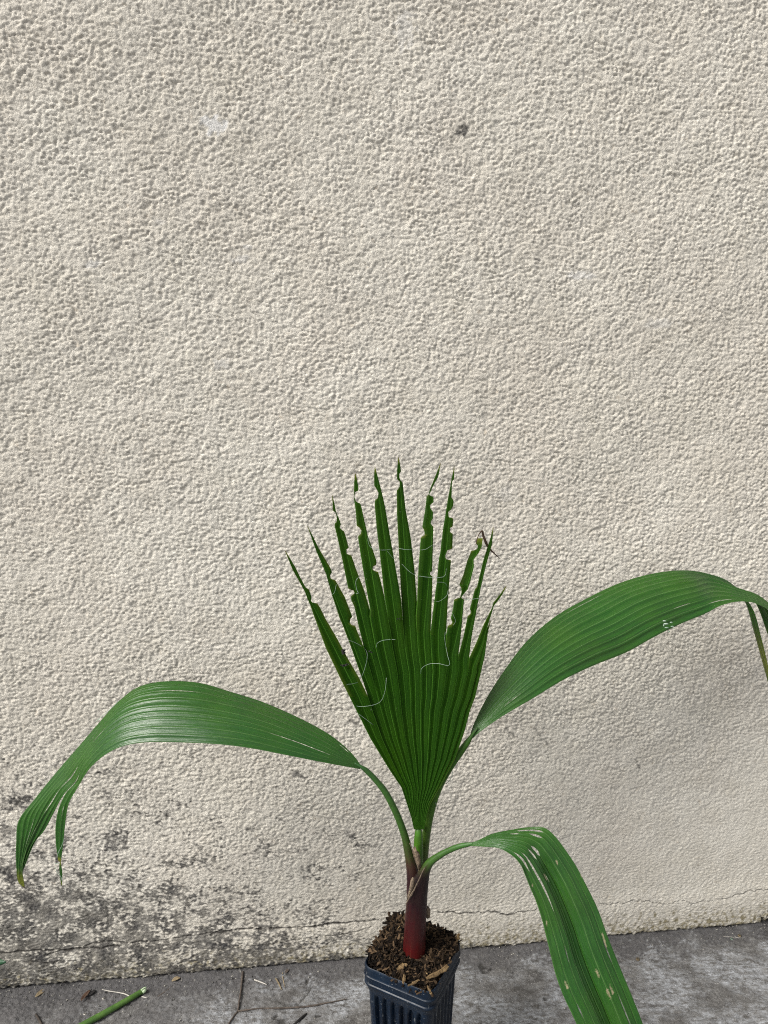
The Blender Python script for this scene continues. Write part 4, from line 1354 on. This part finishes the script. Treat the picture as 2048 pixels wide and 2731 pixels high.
def build_litter():
    # cut green stalk
    root = empty('cut_stalk', on_ground(300, 2690))
    tag(root, "fresh green cut stalk lying on the concrete at lower left", "stalk")
    v, f, u = g_tube([(385, 2640, .0040), (372, 2648, .0041), (340, 2667, .0044), (300, 2690, .0046), (255, 2715, .0047), (200, 2745, .0048), (120, 2790, .0049), (20, 2850, .0049)], 5, sides=16, jitter=.012)
    mesh_obj('stalk', v, f, M_stalk, root)
    a = on_ground(383, 2641, .006)
    v, f, u = g_tube([(379, 2644, .0038, .001), (384, 2641, .0041, .001), (386, 2640, .0032, .001)], 3, sides=12)
    mesh_obj('cut_end', v, f, M_pith, root)
    v, f, u = g_tube([(376, 2642, .0016, .007), (384, 2635, .0014, .009), (391, 2632, .0004, .011)], 3, sides=6, squash=.5)
    mesh_obj('peeled_tip', v, f, M_pith, root)
    def thing(name, pts, mat, label, cat, m=5, sides=7, jitter=.15, squash=1.0):
        v, f, u = g_tube(pts, m, sides=sides, jitter=jitter, squash=squash)
        cc = sum((Vector(q) for q in v), Vector()) / len(v)
        o = mesh_obj(name, v, f, mat, None, origin=Vector((cc.x, cc.y, 0)))
        tag(o, label, cat)
        return o
    thing('dry_root', [(272, 2639, .0005, .001), (290, 2643, .0008, .002), (315, 2647, .0008, .002), (333, 2651, .0009, .004), (346, 2657, .0009, .006)], M_root, "thin white root strand crossing behind the green stalk", "root")
    thing('dry_root', [(378, 2658, .0008), (388, 2660, .0008), (394, 2659, .0005)], M_root, "short white root tip at the cut end of the green stalk", "root")
    # forked twig
    tw = empty('forked_twig', on_ground(634, 2698))
    tag(tw, "thin brown three-armed twig lying on the concrete left of the pot", "twig")
    for pts in ([(634, 2697, .0014), (638, 2670, .0014, .001), (643, 2635, .0016, .001), (647, 2596, .0022, .001), (648, 2592, .0012, .001)],
                [(634, 2697, .0014), (660, 2693, .0012, .001), (690, 2690, .0011, .001), (760, 2688, .0014), (820, 2684, .0014), (870, 2675, .0011, .001), (925, 2664, .0006, .001)],
                [(634, 2697, .0014), (622, 2712, .0013), (610, 2730, .0013), (590, 2765, .0011)]):
        v, f, u = g_tube(pts, 6, sides=7, jitter=.18)
        mesh_obj('twig_arm', v, f, M_twig, tw)
    thing('twig', [(776, 2740, .0016), (800, 2718, .0020), (817, 2703, .0012)], M_dark, "short black twig piece near the pot at the bottom of the picture", "twig")
    thing('twig', [(420, 2658, .0008), (440, 2645, .0010), (460, 2630, .0007)], M_twig, "short thin brown twig right of the green stalk", "twig")
    thing('twig', [(735, 2609, .0012), (743, 2622, .0014), (751, 2640, .0007)], M_dry, "stubby tan twig above the broken patch of concrete", "twig")
    thing('grass_blade', [(754, 2590, .0010), (754, 2605, .0008), (757, 2622, .0007), (759, 2632, .0004)], M_dry, "thin curved dry grass blade close to the wall left of the pot", "grass blade")
    thing('grass_blade', [(678, 2613, .0012), (692, 2618, .0011), (712, 2626, .0006)], M_root, "pale straight dry grass blade between the forked twig and the pot", "grass blade")
    thing('plastic_thread', [(1928, 2497, .0005), (1950, 2499, .0005), (1980, 2502, .0004)], M_root, "fine bluish thread lying by the wall at the right edge", "thread")
    thing('twig', [(150, 2630, .0011), (140, 2614, .0010), (122, 2606, .0007)][::-1], M_twig, "faint brown twig half buried in dirt at far left", "twig")
    thing('twig', [(95, 2705, .0016), (104, 2720, .0018), (112, 2735, .0010)], M_twig, "dark little stick below the dry leaf flake at far left", "twig")

    def flake(name, px, py, L, w, yaw, mat, label, cat, h=.0022, curl=.3, seed=0):
        rn = random.Random(seed)
        n, mcols = 8, 4
        vs, fs = [], []
        for i in range(n + 1):
            s = i / n
            ww = w * math.sin(math.pi * (.06 + .88 * s)) ** .8
            for j in range(mcols + 1):
                t = j / mcols - .5
                vs.append(((s - .5) * L, t * ww, h + curl * abs(t) * ww + .15 * L * (s - .5) ** 2 + rn.uniform(-.0003, .0003)))
        for i in range(n):
            for j in range(mcols):
                a = i * (mcols + 1) + j
                fs.append((a, a + 1, a + mcols + 2, a + mcols + 1))
        o = mesh_obj(name, vs, fs, mat)
        md = o.modifiers.new('thickness', 'SOLIDIFY'); md.thickness = .0007
        o.location = on_ground(px, py)
        o.rotation_euler = (rn.uniform(-.15, .15), rn.uniform(-.1, .1), yaw)
        tag(o, label, cat)
        return o
    flake('dry_leaf', 108, 2652, .020, .008, R(65), M_dry, "small pale curled dry leaf flake at far left", "dry leaf", seed=1)
    flake('dry_leaf', 229, 2660, .022, .008, R(75), M_brownstrip, "reddish-brown curled dry leaf between the pale flake and the stalk", "dry leaf", seed=2, curl=.7)
    flake('dry_leaf', 470, 2617, .014, .008, R(25), M_dry, "tan crumpled leaf scrap near the wall right of the stalk", "dry leaf", seed=3, curl=.8)
    flake('dry_leaf', 766, 2593, .011, .006, R(70), M_twig, "tiny grey leaf near the wall left of the pot", "dry leaf", seed=4)
    flake('dry_leaf', 247, 2652, .012, .006, R(60), M_dark, "dark leaf scrap touching the reddish-brown dry leaf", "dry leaf", seed=6, curl=.6)
    # pebbles that stand out
    def pebble(px, py, r, mat, label, seed):
        rn = random.Random(seed)
        vs, fs = [], []
        for i in range(1, 5):
            for a in range(8):
                th = a * math.pi / 4; ph = math.pi * i / 5
                k = r * rn.uniform(.8, 1.2)
                vs.append((k * math.sin(ph) * math.cos(th), k * math.sin(ph) * math.sin(th), r * .35 + k * .7 * math.cos(ph)))
        for i in range(3):
            for a in range(8):
                b = (a + 1) % 8
                fs.append((i * 8 + a, i * 8 + b, (i + 1) * 8 + b, (i + 1) * 8 + a))
        fs.append(tuple(range(8))); fs.append(tuple(24 + a for a in range(8))[::-1])
        o = mesh_obj('pebble', vs, fs, mat, None)
        o.location = on_ground(px, py)
        tag(o, label, "pebble")
    pebble(1951, 2505, .0026, M_fibre, "shiny white bead-like pebble near the right edge by the wall", 1)
    pebble(1700, 2560, .0034, M_dry, "single tan pebble on the concrete right of the drooping leaf", 2)
    pebble(276, 2664, .0022, M_root, "small white pebble just left of the green stalk", 3)
    pebble(226, 2705, .0022, M_root, "small white pebble left of the stalk near the bottom edge", 4)
    pebble(1972, 2497, .0030, M_dry, "brownish pebble beside the fine thread at the right", 5)
    # loose grit: uncountable
    rn = random.Random(77)
    vs, fs = [], []
    for k in range(3800):
        X = rn.uniform(-.72, .85)
        near = rn.random() < .55
        d = abs(rn.gauss(0, .018)) + .001 if near else rn.uniform(0, .2)
        Yw = WD + .1127 * X - d
        if Yw < .93: continue
        if not near and X > -.1 and rn.random() < .6: continue
        r = rn.choice((.0006, .0008, .0010, .0014)) * rn.uniform(.7, 1.2) * (1.15 if X < -.2 else 1)
        b0 = len(vs)
        q = [Vector((rn.uniform(.6, 1.1), 0, 0)), Vector((-rn.uniform(.6, 1.1), 0, 0)), Vector((0, rn.uniform(.6, 1.1), 0)), Vector((0, -rn.uniform(.6, 1.1), 0)), Vector((0, 0, rn.uniform(.5, .9))), Vector((0, 0, -.6))]
        ro = Matrix.Rotation(rn.uniform(0, 6), 3, 'Z') @ Matrix.Rotation(rn.uniform(0, 1), 3, 'X')
        for p in q: vs.append(Vector((X, Yw, r * .5 + (.003 * max(0, 1 - d / .03)))) + ro @ p * r)
        for t in ((0, 2, 4), (2, 1, 4), (1, 3, 4), (3, 0, 4), (2, 0, 5), (1, 2, 5), (3, 1, 5), (0, 3, 5)): fs.append(tuple(b0 + i for i in t))
    m, nt, b, out = new_mat("grit_mixed")
    N = NT(nt)
    pos = N.n('ShaderNodeNewGeometry').outputs['Position']
    wnz = N.n('ShaderNodeTexWhiteNoise', noise_dimensions='3D')
    sn = N.n('ShaderNodeVectorMath', operation='SNAP'); sn.inputs[1].default_value = (.004, .004, .05)
    N.l(pos, sn.inputs[0]); N.l(sn.outputs[0], wnz.inputs[0])
    c = N.mix(N.rng(wnz.outputs[0], .55, 1.0), (0.075, 0.072, 0.07), (0.42, 0.40, 0.35))
    N.l(c, b.inputs['Base Color']); b.inputs['Roughness'].default_value = .9
    o = mesh_obj('grit', vs, fs, m, None, smooth=False)
    tag(o, "fine loose grit and plaster crumbs scattered along the foot of the wall", None, None, 'stuff')
    # weed leaf at the far left
    wd = empty('weed', on_ground(-20, 2600))
    tag(wd, "small green weed poking in at the left edge by the wall", "weed")
    for (tipx, tipy, bx, by, wpx) in ((16, 2566, -60, 2576, 12), (-10, 2530, -50, 2590, 10)):
        A = at(bx, by, 1.0); B = at(tipx, tipy, .985)
        dv = B - A; up = Vector((0, .3, 1)).normalized()
        vs, fs = [], []
        for i in range(9):
            s = i / 8
            ww = wpx * .00055 * math.sin(math.pi * (.1 + .88 * s)) ** .7
            for j in (-1, 0, 1): vs.append(A + dv * s + up * (ww * j) + Vector((0, .3 * ww * abs(j), 0)))
        for i in range(8):
            for j in (0, 1): fs.append((i * 3 + j, i * 3 + j + 1, i * 3 + j + 4, i * 3 + j + 3))
        o = mesh_obj('leaf', vs, fs, M_weed, wd)
        md = o.modifiers.new('thickness', 'SOLIDIFY'); md.thickness = .0005
    v, f, u = tube([on_ground(-40, 2640), at(-50, 2610, 1.0), at(-58, 2578, 1.0)], [.002, .0018, .0014], sides=7)
    mesh_obj('stem', v, f, M_weed, wd)


def build_debris():
    """black frass specks stuck on the fan leaf"""
    for (x, y, parts, label) in ((915, 1738, [(0, -3, 3.5), (1, 3, 4)], "round black speck at the edge of the fan leaf's leftmost blade"),
                          (919, 1773, [(-9, 1, 1.6), (-3, 2, 3.2), (4, 0, 3.0), (11, -2, 1.4)], "ragged black scrap stuck on the fan leaf's leftmost blade"),
                          (988, 1738, [(-2, -1, 2.2), (3, 2, 2.0)], "faint dark speck on the third blade of the fan leaf"),
                          (1062, 1651, [(-2, 0, 2.0), (4, -1, 1.8)], "tiny black speck near the centre of the fan leaf")):
        vs, fs = [], []
        for dx, dy, r in parts:
            b0 = len(vs)
            c = at(x + dx, y + dy, fanY(x, y) - .006)
            k = r * .0005
            for i in range(1, 4):
                for a in range(6):
                    th = a * math.pi / 3; ph = math.pi * i / 4
                    q = k * random.uniform(.75, 1.3)
                    vs.append(c + Vector((q * 1.3 * math.sin(ph) * math.cos(th), q * math.sin(ph) * math.sin(th), q * math.cos(ph))))
            for i in range(2):
                for a in range(6):
                    b = (a + 1) % 6
                    fs.append((b0 + i * 6 + a, b0 + i * 6 + b, b0 + (i + 1) * 6 + b, b0 + (i + 1) * 6 + a))
            fs.append(tuple(b0 + a for a in range(6))); fs.append(tuple(b0 + 12 + a for a in range(6))[::-1])
        o = mesh_obj('debris_speck', vs, fs, M_dark, None)
        tag(o, label, "debris")


build_wall()
build_ground()
build_pot()
build_palm()
build_litter()
build_debris()
